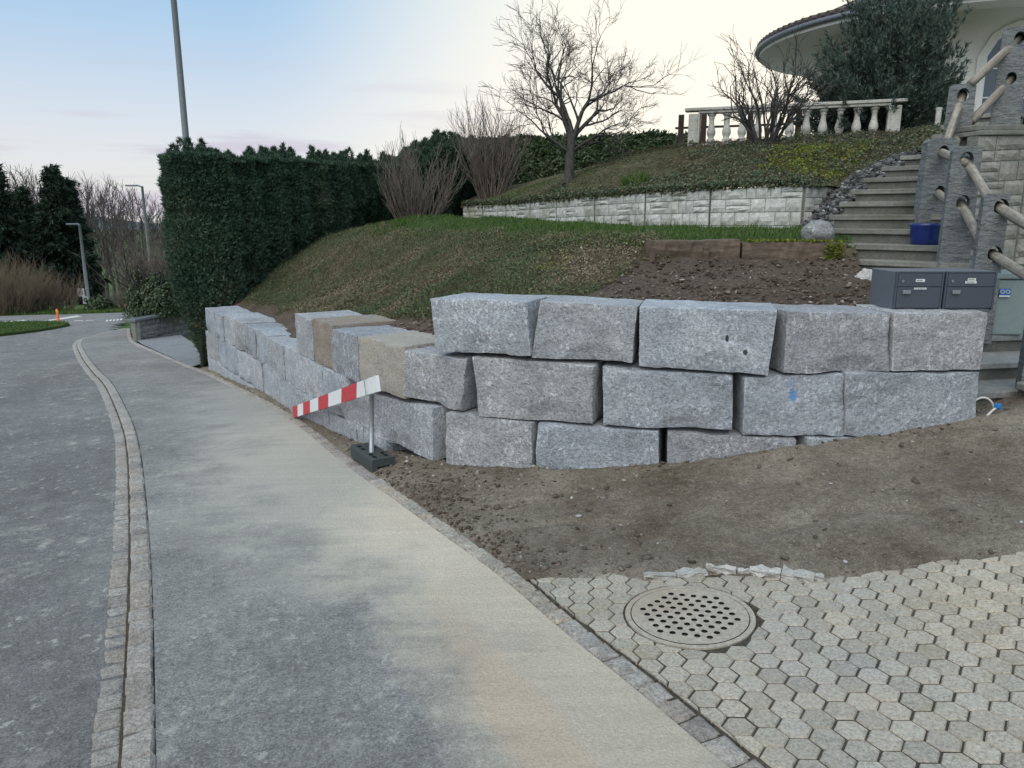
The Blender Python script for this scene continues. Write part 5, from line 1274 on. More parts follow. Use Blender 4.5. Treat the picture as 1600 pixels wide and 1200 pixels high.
# ---- bare woody plants
def grow(segs, p, d, ln, r, depth, rs, spread=.6, bend=.18, up=.12, nseg=4, kids=(2, 4), minr=.0018, taper=.62, lk=(.6, .85)):
    p = np.array(p, float); d = np.array(d, float)
    stepl = ln/nseg; r0 = r; pts = [p]
    for i in range(nseg):
        d = d+rs.normal(size=3)*bend; d[2] += up; d /= np.linalg.norm(d); q = p+d*stepl; r1 = r*(1-(1-taper)*(i+1)/nseg)
        segs.append((*p, *q, r0, r1)); p = q; r0 = r1; pts.append((p, d.copy(), r1))
        if depth > 0 and i >= 1 and i < nseg-1 and rs.random() < .75:
            a = rs.normal(size=3); a -= a.dot(d)*d; a /= np.linalg.norm(a); nd = d*math.cos(spread)+a*math.sin(spread)
            grow(segs, p, nd, ln*rs.uniform(*lk)*.8, max(minr, r1*.6), depth-1, rs, spread, bend, up, nseg, kids, minr, taper, lk)
    if depth > 0:
        for _ in range(rs.integers(*kids)):
            a = rs.normal(size=3); a -= a.dot(d)*d; a /= np.linalg.norm(a); s_ = spread*rs.uniform(.5, 1.2); nd = d*math.cos(s_)+a*math.sin(s_)
            grow(segs, p, nd, ln*rs.uniform(*lk), max(minr, r1*.72), depth-1, rs, spread, bend, up, nseg, kids, minr, taper, lk)
def woody(name, segs, m, parent, sides=5):
    V, F = tubes_np(segs, sides); return mesh_np(name, V, F, m, parent, smooth=True)
# ornamental tree on the mound
tb = at(888, 282, 17.0); tz = float(mound_z(np.array([tb[0]]), np.array([17.]))[0])-.05
tree = empty('bare_tree', (tb[0], 17.0, tz)); tag(tree, 'small leafless ornamental tree standing on the mound behind the pale wall', 'tree')
rs = np.random.default_rng(12); trunk = []; crown = []
base = np.array([tb[0], 17.0, tz]); fork = base+np.array([.05, 0, .95])
trunk += [(*base, *(base+[.01, 0, .12]), .16, .115), (*(base+[.01, 0, .12]), *(base+[.03, 0, .55]), .115, .095), (*(base+[.03, 0, .55]), *fork, .095, .085)]
limbs = [((-.30, .0, .95), 1.0, .062), ((.05, .1, 1), 1.08, .066), ((.36, -.1, .95), .95, .055), ((-.12, -.25, 1), 1.0, .05), ((.25, .3, .95), .95, .05), ((-.8, .1, .5), .72, .04), ((.7, .2, .6), .68, .038)]
for (d, ln, r_) in limbs:
    grow(crown, fork-np.array([0, 0, .12 if abs(d[0]) < .7 else .3]), d, ln*1.0, r_, 5, rs, .55, .16, .018, 4, (2, 3), .0034, .66, (.64, .84))
woody('trunk', trunk, MT['bark'], tree, 10); woody('branches', crown, MT['bark'], tree, 4)
# multi-stem shrubs
def shrub(name, base, n, h, spreadx, spready, r0, seed, m, label, depth=1, lean=0, group=None, cat='shrub', up=.06, basew=.2):
    rs = np.random.default_rng(seed); e = empty(name, tuple(base)); tag(e, label, cat, group); segs = []
    for i in range(n):
        a = rs.uniform(0, 2*math.pi); k = rs.random()**.6; d = np.array([math.cos(a)*k*spreadx+lean, math.sin(a)*k*spready, 1.])
        p = np.array(base)+np.array([math.cos(a)*k*basew, math.sin(a)*k*basew, 0])
        grow(segs, p, d/np.linalg.norm(d), h*rs.uniform(.55, 1.), r0*rs.uniform(.6, 1), depth, rs, .38, .09, up, 6, (1, 3), r0*.22, .5, (.35, .6))
    woody('stems', segs, m, e, 4); return e
p = at(652, 342, 15.8); shrub('stem_shrub', (p[0], 15.8, 1.55), 75, 1.15, .66, .66, .016, 5, MT['twig'], 'leafless multi-stemmed shrub on the lawn in front of the thuja hedge', 2, basew=.35)
p = at(768, 308, 20.5); shrub('stem_shrub', (p[0], 20.5, 2.2), 70, 1.65, .42, .42, .02, 6, MT['twig'], 'tall bare shrub with upright twigs rising above the laurel hedge', 2, basew=.35)
# thick-stemmed bare shrub before the balustrade
p = at(1195, 238, 15.2); tzz = float(mound_z(np.array([p[0]]), np.array([15.2]))[0])
sh = empty('knotty_shrub', (p[0], 15.2, tzz)); tag(sh, 'knotty leafless shrub growing in front of the balustrade', 'shrub'); rs = np.random.default_rng(21); segs = []
for i in range(16):
    a = rs.uniform(0, 2*math.pi); k = rs.uniform(.25, 1.); d = np.array([math.cos(a)*k*.95-.08, math.sin(a)*k*.5, 1.])
    grow(segs, np.array([p[0]+math.cos(a)*.12, 15.2+math.sin(a)*.12, tzz-.05]), d/np.linalg.norm(d), rs.uniform(.75, 1.05), rs.uniform(.024, .038), 3, rs, .5, .13, .03, 5, (1, 3), .005, .62, (.5, .75))
woody('stems', segs, MT['bark'], sh, 5)

# ---- thuja hedge
HP = np.array([(-5.5, 13.85), (-4.25, 16.3), (-2.95, 19.0), (-1.8, 21.5), (-.8, 24.0)])
hseg = np.r_[0, np.cumsum(np.linalg.norm(np.diff(HP, axis=0), axis=1))]; HLEN = hseg[-1]
def hpos(s): return np.stack([np.interp(s, hseg, HP[:, 0]), np.interp(s, hseg, HP[:, 1])], -1)
hu = (HP[1]-HP[0])/np.linalg.norm(HP[1]-HP[0]); hn = np.array([hu[1], -hu[0]])      # towards the garden
def htop(s): return 2.80+.1*sstep(0, 5, s)+.80*sstep(5.6, 8.2, s)
def hbase(s): return -.95+1.1*sstep(.5, 2.2, s)+1.4*sstep(2.2, 6, s)
def hwidth(s, z):           # half thickness, drawn in to bare stems at the street end
    hb = hbase(s); k = sstep(-.05, 1.6, z-hb); return (.20+.46*k)*(1-.18*sstep(htop(s)-.9, htop(s)+.1, z))
hedge = empty('thuja_hedge', (HP[0][0], HP[0][1], -.95)); tag(hedge, 'tall dark green clipped thuja hedge running up from the end of the block wall', 'hedge')
g = np.random.default_rng(70)
def hedge_pts(n, face):
    s = g.uniform(-.1, HLEN, n) if face != 'end' else g.uniform(-.75, .05, n)
    sc_ = np.clip(s, 0, HLEN); zt = htop(sc_); zb = hbase(sc_); z = zb+(zt-zb)*g.random(n)**.9; c = hpos(sc_)
    colm = np.cos(s*2*math.pi/.62+1.2*vnoise(s*.7, 0, 0, 3))*.05+.10*vnoise(s*1.9, z*1.5, 0, 71)+.07*vnoise(s*6, z*6, 0, 72)
    wd = hwidth(sc_, z)+colm
    if face == 'front': o_ = wd; nrm = np.tile(np.r_[hn, .15], (n, 1))
    elif face == 'back': o_ = -wd; nrm = np.tile(np.r_[-hn, .15], (n, 1))
    else:
        th = g.uniform(-math.pi/2, math.pi/2, n); k = .55*(.35+.65*sstep(-.9, .9, z)); 
        o_ = wd*np.sin(th); c = hpos(np.zeros(n))-hu*(np.cos(th)*k*(1+colm*2))[:, None]; nrm = np.stack([hn[0]*np.sin(th)-hu[0]*np.cos(th), hn[1]*np.sin(th)-hu[1]*np.cos(th), np.full(n, .15)], 1)
    o_ = o_*(1-g.random(n)**2.5*.22)
    return np.c_[c+hn*o_[:, None], z], nrm, s, z
P_ = []; N_ = []; T_ = []
for face, n in (('front', 95000), ('back', 9000), ('end', 34000)):
    p, nrm, s, z = hedge_pts(n, face); P_.append(p); N_.append(nrm)
    brown = np.clip(1.2-(z-hbase(np.clip(s, 0, HLEN)))/1.3, 0, 1)*(s < 2.2)
    T_.append(np.clip(.1+.65*g.random(n)+.42*vnoise(p[:, 0]*1.6, p[:, 1]*1.6, z*1.6, 73)+brown*.45*g.random(n)**.7, 0, 1))
# pointed leaders along the top
ns = 150; st = np.sort(g.uniform(-.45, HLEN, ns)); 
for s in st:
    n = 150; h = g.uniform(.04, .33); u = g.random(n)**.8; a = g.uniform(0, 2*math.pi, n); rad = (1-u)*.15+.01
    c = hpos(np.array([max(s, 0)]))[0]+hu*min(s, 0)+hn*g.uniform(-.35, .45); zt = float(htop(max(s, 0)))-.12
    x = c[0]+rad*np.cos(a); y = c[1]+rad*np.sin(a); z = zt+u*(h+.12)
    P_.append(np.stack([x, y, z], 1)); N_.append(np.stack([np.cos(a), np.sin(a), np.full(n, .8)], 1)); T_.append(.15+.6*g.random(n))
n = 15000; s = g.uniform(-.4, HLEN, n); o_ = g.uniform(-.6, .6, n); c = hpos(np.clip(s, 0, HLEN))+hu*np.minimum(s, 0)[:, None]+hn*o_[:, None]
P_.append(np.c_[c, htop(np.clip(s, 0, HLEN))+.12*vnoise(s*4, o_*4, 0, 78)-.05]); N_.append(np.tile([0, 0, 1.], (n, 1))); T_.append(.15+.6*g.random(n))
P_ = np.concatenate(P_); N_ = np.concatenate(N_); T_ = np.concatenate(T_)
frond = np.array([(-.12, 0, 0), (.12, 0, 0), (.0, .5, .42), (-.34, .32, .72), (-.05, .62, 1.), (.36, .30, .70), (.04, .3, .25), (-.04, .3, .25)])
frF = np.array([(0, 1, 2), (0, 7, 3), (7, 2, 4), (6, 1, 5)])
up = N_*.55+np.array([0, 0, .75])+g.normal(size=P_.shape)*.38
far_k = np.where(P_[:, 1] > 18, 1.35, 1.)
scatter('foliage', frond, frF, P_, rotmats(len(P_), up=up), g.uniform(.045, .095, len(P_))*far_k, MT['thuja'], hedge, T_)
# added dark core blocks light through the foliage; bare stems at the street end
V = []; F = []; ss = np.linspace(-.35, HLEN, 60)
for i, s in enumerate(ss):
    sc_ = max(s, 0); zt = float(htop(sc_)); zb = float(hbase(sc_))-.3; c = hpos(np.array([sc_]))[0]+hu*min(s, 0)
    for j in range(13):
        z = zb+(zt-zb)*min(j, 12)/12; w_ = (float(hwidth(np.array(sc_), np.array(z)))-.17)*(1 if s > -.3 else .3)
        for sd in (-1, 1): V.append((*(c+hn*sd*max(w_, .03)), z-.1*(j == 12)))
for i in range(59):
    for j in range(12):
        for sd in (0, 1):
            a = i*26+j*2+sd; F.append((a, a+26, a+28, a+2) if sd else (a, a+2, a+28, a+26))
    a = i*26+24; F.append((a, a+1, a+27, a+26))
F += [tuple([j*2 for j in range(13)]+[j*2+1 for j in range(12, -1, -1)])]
pyd('shade_core', V, F, MT['thujacore'], hedge)
for i, (dx, dy) in enumerate(((0, 0), (.10, .12), (-.14, .10), (.2, .3), (-.02, .38))):
    b0 = np.array([HP[0][0]+dx+.05, HP[0][1]+dy-.1, -1.05]); mb = MB(); mb.tube([b0, b0+[dx*.3, 0, .6], b0+[dx*.6, .1, 1.5]], [.055, .045, .03], 8); mb.build('stem', MT['twig'], hedge, smooth=True)

# ---- laurel hedge behind the mound
lh = empty('laurel_hedge', (1.5, 23.5, 2.6)); tag(lh, 'broad-leaved evergreen hedge behind the bare tree on the mound', 'hedge')
LA, LB_ = np.array((-1.2, 23.6)), np.array((5.3, 22.4)); lu = (LB_-LA)/np.linalg.norm(LB_-LA); ln_ = np.array([lu[1], -lu[0]]); LL = np.linalg.norm(LB_-LA)
n = 26000; s = g.uniform(0, LL, n); u = g.random(n); zt = 3.95+.12*vnoise(s*1.5, 0, 0, 5)+.0*s; z = 2.3+(zt-2.3)*u
bul = .14*vnoise(s*1.6, z*1.6, 0, 7); top = g.random(n) < .3
c = LA+lu*s[:, None]+ln_*(np.where(top, g.uniform(-.5, .5, n), .5)+bul-.15*g.random(n)**2)[:, None]; z = np.where(top, zt+.14*g.random(n)**2, z)
up = np.where(top[:, None], np.array([[0, 0, 1.]]), np.r_[ln_, .3][None])+g.normal(size=(n, 3))*.6
scatter('foliage', leafV*np.array([.45, 1, 1]), leafF, np.c_[c, z], rotmats(n, up=up), g.uniform(.09, .16, n), MT['laurel'], lh, g.random(n))
mb = MB(); cc = (LA+LB_)/2; mb.box((cc[0], cc[1], 3.05), (LL, .75, 1.6), math.atan2(lu[1], lu[0])); mb.build('shade_core', MT['thujacore'], lh)  # added dark box that blocks light behind the leaves

# ---- spreading juniper in front of the house
jn = empty('juniper', (8.22, 17.2, 3.2)); tag(jn, 'large feathery blue green juniper spreading in front of the house', 'conifer')
rs = np.random.default_rng(31); JB = np.array([8.22, 17.2, 3.2]); jp = []; ju = []; jt = []; limbs = []
for i in range(720):
    a = rs.uniform(0, 2*math.pi); el = math.asin(rs.uniform(.02, .98)); d = np.array([math.cos(a)*math.cos(el), math.sin(a)*math.cos(el)*.55, math.sin(el)*1.5])
    Lb = rs.uniform(1.3, 2.25)*(1.0+.75*math.sin(el)**2); Lb *= .72 if math.cos(a) > .25 and el < .9 else 1.; p = JB.copy(); nst = 9; dd = d/np.linalg.norm(d)*np.array([1, .75, 1]); r_ = .02
    for k in range(nst):
        dd = dd+rs.normal(size=3)*.07+np.array([0, 0, .02]); dd /= np.linalg.norm(dd); q = p+dd*Lb/nst; limbs.append((*p, *q, r_*(1-k/10), r_*(1-(k+1)/10))); 
        if k >= 2:
            m_ = 19
            for _ in range(m_):
                o_ = rs.normal(size=3)*.055*(1.2-k/nst*.7); jp.append(p+(q-p)*rs.random()+o_); ju.append(dd+rs.normal(size=3)*.42+np.array([0, 0, .12])); jt.append(rs.random()*.7+.3*(k/nst)*rs.random())
        p = q
jp = np.array(jp); ju = np.array(ju)
scatter('foliage', frond*np.array([.8, .8, 1.25]), frF, jp, rotmats(len(jp), up=ju), rs.uniform(.07, .135, len(jp)), MT['juniper'], jn, np.array(jt))
woody('branches', limbs, MT['sprucebark'], jn, 4)
# ------------------------------------------------------------------ neighbouring plot beyond the hedge
nbp = [gp(*p) for p in ((222, 538), (262, 556), (300, 573), (322, 566), (300, 535), (282, 523), (250, 527), (214, 532))]
tag(pyd('side_drive', [(p[0], p[1], p[2]+.004) for p in nbp], [tuple(range(len(nbp)))[::-1]], MT['greypave'] if 'greypave' in MT else MT['paver']), kind='structure')
gw = empty('garden_wall', tuple(gp(214, 532))); tag(gw, 'low grey block garden wall with dark coping beyond the hedge', 'wall')
ga = gp(214, 532)[:2]; gb = gp(300, 519)[:2]; gc = gp(207, 519)[:2]
gz_ = lambda q: float(G(q[0], q[1]))
stone_panel(ga, gb, min(gz_(ga), gz_(gb))-.2, gz_(ga)+.50, gz_(gb)+.62, [.17, .17, .17, .17], 300, gw, MT['greywall'], MT['whitejoint'])
stone_panel(gc, ga-np.array((.02, 0)), gz_(gc)-.3, gz_(ga)+.50, gz_(ga)+.50, [.17, .17, .17, .17, .17], 301, gw, MT['greywall'], MT['whitejoint'])
mb = MB()
for (p, q, zp, zq) in ((ga, gb, gz_(ga)+.50, gz_(gb)+.62),):
    u = (q-p)/np.linalg.norm(q-p); fb = np.array([-u[1], u[0]]); P = []
    for dz in (.003, .07):
        for c, zz in ((p-fb*.05-u*.05, zp), (q-fb*.05, zq), (q+fb*.25, zq), (p+fb*.25-u*.05, zp)): P.append((c[0], c[1], zz+dz))
    mb.hexa(P)
mb.build('coping', MT['gutter'], gw, bevel=.01)
bed_p = [ga, gb, gb+np.array((1.5, 5)), gc+np.array((-.3, 6)), gc]
tag(pyd('planting_bed', [(*q, gz_(ga)+.42) for q in bed_p], [(0, 1, 2, 3, 4)], MT['soil_dark']), kind='structure')
def leafy(name, c, rx, ry, h, n, s0, s1, m, label, seed, cat='shrub', group=None, core=True):
    g = np.random.default_rng(seed); e = empty(name, tuple(c)); tag(e, label, cat, group)
    d = g.normal(size=(n, 3)); d /= np.linalg.norm(d, axis=1, keepdims=True); d[:, 2] = np.abs(d[:, 2])*1.0
    rr = (.72+.28*g.random(n)**.5)*(1+.28*vnoise(d[:, 0]*2.3+seed, d[:, 1]*2.3, d[:, 2]*2.3, seed, 2)+.12*vnoise(d[:, 0]*7, d[:, 1]*7, d[:, 2]*7, seed))
    P = np.array(c)+d*rr[:, None]*np.array([rx, ry, h])
    scatter('foliage', leafV, leafF, P, rotmats(n, up=d+g.normal(size=(n, 3))*.6), g.uniform(s0, s1, n), m, e, g.random(n))
    segs = []; rs = np.random.default_rng(seed)
    for i in range(14):
        a = rs.uniform(0, 6.28); dd = np.array([math.cos(a)*rx*.5, math.sin(a)*ry*.5, h*.7]); grow(segs, c, dd/np.linalg.norm(dd), np.linalg.norm(dd), .03, 1, rs, .5, .1, .02, 4, (1, 3), .01)
    woody('branches', segs, MT['sprucebark'], e, 4); return e
gd = float(ga[1]); c = at(250, 500, gd+1.6); c[2] = gz_(ga)+.45; leafy('evergreen_shrub', c, .75, .7, 1.25, 6500, .035, .075, MT['laurel'], 'dense dark green shrub above the grey garden wall', 81)
c = at(224, 500, gd+2.2); c[2] = gz_(ga)+.45; leafy('evergreen_shrub', c, .42, .5, 1.2, 2600, .035, .07, MT['laurel'], 'smaller leafy evergreen at the corner of the grey garden wall', 82)
c = at(232, 498, gd+3); c[2] = gz_(ga)+.3; shrub('bare_shrub', tuple(c), 70, 1.7, .45, .45, .016, 83, MT['twig'], 'tall thin bare shrub standing behind the garden wall evergreens', 2, basew=.5)
c = at(262, 498, gd+3.6); c[2] = gz_(ga)+.3; shrub('bare_shrub', tuple(c), 60, 1.5, .45, .45, .016, 84, MT['twig'], 'dense bare shrub between the garden wall and thuja hedge', 2, basew=.5)
# ------------------------------------------------------------------ street furniture
def lamp(px, d, pyb, pyt, arm, label, r0, headz=None, head=True, reach=.45):
    zb = float(G(xat(px, d, -2), d)); top = at(px, pyt, d); x = top[0]; zt = top[2] if headz is None else headz
    e = empty('street_lamp', (x, d, zb)); tag(e, label, 'street lamp')
    mb = MB(); mb.tube([(x, d, zb-.1), (x, d, zb+.8), (x, d, zt)], [r0*1.25, r0*1.2, r0*.8], 14); mb.build('pole', MT['lampmetal'], e, smooth=True)
    mb = MB(); mb.tube([(x, d, zt-.04), (x-arm*reach*.5, d-.05, zt+.02), (x-arm*reach, d-.1, zt+.04)], [r0*.6]*3, 8); mb.build('arm', MT['lampmetal'], e)
    mb = MB(); mb.box((x-arm*(reach+.22), d-.12, zt+.03), (.6, .22, .08), .1); mb.build('lamp_head', MT['gutter'], e, bevel=.02)
    return e, x, zb, zt
pole_x = xat(291, 15.6, 3.0)
lamp(282, 15.6, 560, 120, 1, 'tall grey lamp column rising from behind the thuja hedge', .060, headz=8.2)
e2, lx, lzb, lzt = lamp(124, 44, 482, 351, 1, 'slim street lamp carrying two square signs at the junction', .085, reach=.12)
lamp(222, 40, 470, 291, 1, 'street lamp with a flat horizontal head above the bare trees', .075, reach=.25)
def sign(px, py, d, w_, h, label, kind):
    p = at(px, py, d); e = empty('road_sign', (p[0], d, p[2]-h/2)); tag(e, label, 'sign')
    mb = MB(); mb.box((p[0], d, p[2]), (w_, .03, h)); pl = mb.build('plate', MT['white'], e, bevel=.01)
    n = 24
    def disc(r, y, m, nm):
        mb = MB(); mb.tube([(p[0], d-y, p[2]+h*.05), (p[0], d-y-.006, p[2]+h*.05)], r, n); mb.build(nm, MT[m], pl)
    if kind == 'ring': disc(w_*.34, .016, 'red', 'ring'); disc(w_*.27, .024, 'white', 'ring_centre'); mb = MB(); mb.box((p[0], d-.034, p[2]+h*.05), (w_*.22, .004, h*.14)); mb.build('symbol', MT['ink'], pl)
    else: disc(w_*.36, .016, 'ink', 'disc'); mb = MB(); mb.box((p[0], d-.03, p[2]+h*.05), (w_*.3, .004, h*.1)); mb.build('symbol', MT['white'], pl)
    mb = MB(); mb.tube([(p[0], d+.03, p[2]-h*.3), (p[0], d+.03, p[2]+h*.3)], .03, 6); mb.build('bracket', MT['lampmetal'], e)
sign(126.5, 457, 43.8, .40, .46, 'white square sign with a red ring on the lamp column', 'ring')
sign(134, 469, 43.7, .34, .46, 'white square sign with a dark disc lower on the lamp column', 'disc')
# give-way triangle on a post further off
p = at(139, 406, 58); e = empty('triangle_sign', (p[0], 58, float(G(p[0], 58)))); tag(e, 'small red and white triangular road sign among the far trees', 'sign')
mb = MB(); mb.tube([(p[0], 58.05, float(G(p[0], 58))), (p[0], 58.05, p[2]+.3)], .04, 8); mb.build('post', MT['lampmetal'], e)
tri = lambda r, y, m, nm: pyd(nm, [(p[0]+r*math.sin(t), yy, p[2]-r*math.cos(t)) for yy in (y, y+.02) for t in (0, 2.094, 4.189)], [(2, 1, 0), (3, 4, 5), (0, 1, 4, 3), (1, 2, 5, 4), (2, 0, 3, 5)], MT[m], e)
tri(.5, 57.96, 'red', 'triangle'); tri(.28, 57.93, 'white', 'triangle_centre')
def bollard(px, py, label, h):
    b = gp(px, py, -KERBDROP); e = empty('marker_bollard', tuple(b)); tag(e, label, 'bollard', 'orange marker bollards')
    mb = MB(); mb.lathe([(.10, 0), (.10, .03), (.065, .05), (.05, .10), (.048, h-.02), (.03, h)], tuple(b), 12); mb.build('tube', MT['orange'], e, smooth=True)
    mb = MB(); mb.lathe([(.0505, 0), (.0505, .07)], (b[0], b[1], b[2]+h*.72), 12); mb.build('band', MT['yellow'], e, smooth=True)
MT['yellow'] = plain('yellow_band', (.8, .42, .06), .5, .3, 0, .05, 20, 0)
bollard(91, 501, 'orange marker bollard at the tip of the grass island', .50)
bollard(197, 485.5, 'orange marker bollard on the verge in front of the bare trees', .48)
# grass island, verge, painted lines
isl = [gp(*p) for p in ((-220, 516), (-60, 507), (30, 504.5), (80, 504), (104, 505.5), (109, 508), (96, 511), (60, 517), (20, 522), (-60, 530), (-220, 548))]
tag(pyd('grass_island', [(p[0], p[1], p[2]+.05) for p in isl]+[(p[0], p[1], p[2]-.1) for p in isl], [tuple(range(len(isl)))[::-1]]+[(i, (i+1) % len(isl), len(isl)+(i+1) % len(isl), len(isl)+i) for i in range(len(isl))], MT['lawn']), kind='structure')
islp = [(p[0], p[1]) for p in isl]; xs_ = [p[0] for p in isl]; ys_ = [p[1] for p in isl]
grass('island_grass', 22000, min(xs_), max(xs_), min(ys_), max(ys_), lambda x, y: inpoly(x, y, islp), lambda x, y: G(x, y)+.04, .06, .16, bpy.data.objects['grass_island'], 91, .022)
def line(pxs, nm='road_marking', lab=None):
    P = [gp(*p, -KERBDROP+.004) for p in pxs]; return tag(pyd(nm, P, [tuple(range(len(P)))], MT['marking']), kind='structure')
line([(0, 503.4), (4, 504.2), (42, 500.6), (36, 499.8)]); line([(68, 500.8), (72, 502.3), (128, 494.2), (120, 493.2)])
line([(116, 501.2), (130, 500.9), (130, 500.2), (116, 500.5)]); line([(134, 500.9), (146, 500.6), (146, 500.0), (134, 500.3)])
for k in range(5): line([(165+k*5.5, 502.2-k*.5), (168+k*5.5, 502.2-k*.5), (169.5+k*5.5, 499.6-k*.45), (166.5+k*5.5, 499.6-k*.45)])
vg = [gp(*p) for p in ((216, 486), (170, 487.5), (125, 489), (60, 490.5), (0, 492), (-60, 493))]
vpoly = [(p[0], p[1]) for p in vg]+[(p[0]*1.12, p[1]*1.12) for p in vg[::-1]]
grass('verge_grass', 26000, min(p[0] for p in vpoly), max(p[0] for p in vpoly), min(p[1] for p in vpoly), max(p[1] for p in vpoly), lambda x, y: inpoly(x, y, vpoly), lambda x, y: G(x, y)-.15, .2, .34, bpy.data.objects['ground'], 92, .05)
# ------------------------------------------------------------------ trees beyond the junction
protos = []
for v in range(5):
    rs = np.random.default_rng(500+v); tr = []; cr = []
    ht = 10.; p = np.zeros(3); d = np.array([0, 0, 1.]); r_ = .20; pts = []
    for i in range(8):
        d = d+rs.normal(size=3)*.05; d /= np.linalg.norm(d); d[2] = abs(d[2]); q = p+d*.95; tr.append((*p, *q, r_, r_*.86)); r_ *= .86; p = q; pts.append((p.copy(), d.copy(), r_))
    for i, (q, dd, rr_) in enumerate(pts[1:]):
        for _ in range(3 if i > 2 else 2):
            a = rs.uniform(0, 6.28); k = rs.uniform(.45, .8); nd = np.array([math.cos(a)*k, math.sin(a)*k, .75]); nd /= np.linalg.norm(nd)
            grow(cr, q, nd, rs.uniform(1.5, 2.3)*(1-.04*i), rr_*.55, 2, rs, .5, .10, .07, 4, (2, 4), .022, .6, (.55, .8))
    grow(cr, p, d, 1.8, r_, 2, rs, .45, .1, .06, 4, (2, 4), .022)
    mt = bpy.data.meshes.new('trunk'); V, F = tubes_np(tr, 7); mt.from_pydata(V.tolist(), [], F.tolist()); mt.materials.append(MT['fartree'])
    mc = bpy.data.meshes.new('branches'); V, F = tubes_np(cr, 3); mc.from_pydata(V.tolist(), [], F.tolist()); mc.materials.append(MT['fartree'])
    protos.append((mt, mc, max(V[:, 2])))
rs = np.random.default_rng(77)
def fartree(px, d, pyt, k):
    x = xat(px, d, -3); zb = float(G(x, d))-.2; zt = at(px, pyt, d)[2]; mt, mc, hm_ = protos[k % 5]; s = (zt-zb)/hm_
    e = empty('bare_tree', (x, d, zb)); tag(e, 'tall leafless tree in the wood beyond the junction', 'tree', 'bare trees beyond the junction')
    e.rotation_euler.z = rs.uniform(0, 6.28); e.scale = (s*.85, s*.85, s)
    for nm, me in (('trunk', mt), ('branches', mc)):
        o = bpy.data.objects.new(nm, me); col.objects.link(o); o.parent = e
tops = [(-40, 268), (0, 266), (30, 262), (60, 258), (100, 262), (130, 256), (150, 262), (190, 276), (240, 290), (290, 300)]
i = 0; px = -45
while px < 300:
    pt_ = np.interp(px, [t[0] for t in tops], [t[1] for t in tops])+rs.uniform(-6, 16)
    fartree(px, rs.uniform(58, 78), pt_, i); i += 1; px += rs.uniform(7, 11.5)
def spruce(px, d, pyt, label, seed, w_=2.3, bare=.25):
    rs = np.random.default_rng(seed); x = xat(px, d, -3); zb = float(G(x, d))-.2; zt = at(px, pyt, d)[2]; H = zt-zb
    e = empty('spruce', (x, d, zb)); tag(e, label, 'tree'); mb = MB(); mb.tube([(x, d, zb), (x, d, zb+H*.5), (x, d, zt-.1)], [.2, .13, .02], 8); mb.build('trunk', MT['sprucebark'], e)
    P = []; U = []; br = []
    n = 150
    for i in range(n):
        f = bare+(1-bare)*(i/n)**.85; z = zb+H*f; Lb = w_*(1-f)**.95*rs.uniform(.7, 1.15)+.08; a = rs.uniform(0, 6.28); dirv = np.array([math.cos(a), math.sin(a), -.12-.25*(1-f)]); 
        br.append((x, d, z, x+dirv[0]*Lb, d+dirv[1]*Lb, z+dirv[2]*Lb, .03, .01))
        m_ = int(10+26*Lb)
        t = rs.random(m_)**.7; o_ = rs.normal(size=(m_, 3))*np.array([.16, .16, .10]); pp = np.array([x, d, z])+dirv*(t*Lb)[:, None]+o_; pp[:, 2] += .25*(t**2)*Lb*.4-.06
        P.append(pp); U.append(np.tile(dirv, (m_, 1))*.9+rs.normal(size=(m_, 3))*.4-np.array([0, 0, .25]))
    P = np.concatenate(P); U = np.concatenate(U)
    scatter('foliage', frond, frF, P, rotmats(len(P), up=U), rs.uniform(.28, .55, len(P)), MT['spruce'], e, rs.random(len(P)))
    woody('branches', br, MT['sprucebark'], e, 3)
spruce(102, 56, 258, 'tall dark spruce with the highest tip among the far trees', 1, 3.0, .12)
spruce(124, 57, 280, 'slightly lower spruce pressed against the tallest spruce', 2, 2.2, .12)
spruce(18, 54, 256, 'spruce half hidden behind the brown roadside bush', 3, 2.4, .15)
spruce(52, 62, 292, 'short spruce between the two taller far spruces', 4, 2.4, .15)
# brown leafless bushes along the far road
c = gp(0, 493); shrub('brown_bush', (c[0]-1.2, c[1]+2, c[2]-.2), 260, 1.9, .75, .65, .02, 95, MT['twig_red'], 'big brown leafless bush at the far roadside', 2, basew=1.5)
c = gp(-45, 494); shrub('brown_bush', (c[0], c[1]+2, c[2]-.2), 200, 2.1, .7, .6, .02, 96, MT['twig_red'], 'brown leafless bush merging with the big roadside bush at the road edge', 2, basew=1.5)
c = gp(22, 491); shrub('brown_bush', (c[0], c[1]+3, c[2]-.2), 200, 1.5, .7, .6, .018, 97, MT['twig_red'], 'lower brown bush between the roadside bush and the spruces', 2, basew=1.2)
c = gp(165, 487); shrub('bare_shrub', (c[0], c[1]+3, c[2]-.2), 170, .95, 1.1, 1.1, .014, 98, MT['twig'], 'low spreading bare bush on the verge behind the junction', 2, basew=.9)
c = gp(150, 484); c[1] += 7; c[2] = float(G(c[0], c[1])); leafy('evergreen_bush', c, 2.0, 1.6, 3.0, 5000, .14, .26, MT['laurel'], 'rounded dark evergreen bush under the bare trees', 99)
c = gp(190, 484); c[1] += 8; c[2] = float(G(c[0], c[1])); leafy('evergreen_bush', c, 1.8, 1.6, 2.6, 4200, .14, .26, MT['laurel'], 'dark evergreen bush beside the verge bollard', 100)
c = gp(134, 487); leafy('clipped_bush', (c[0], c[1]+1.5, c[2]-.15), .8, .7, .75, 1500, .08, .16, MT['laurel'], 'small clipped bush at the foot of the signed lamp', 101)
c = gp(215, 486); c[1] += 9; c[2] = float(G(c[0], c[1])); shrub('bare_shrub', tuple(c), 120, 2.6, .55, .55, .022, 102, MT['twig'], 'tall bare thicket beside the road bend beyond the garden wall', 2, basew=1.4)
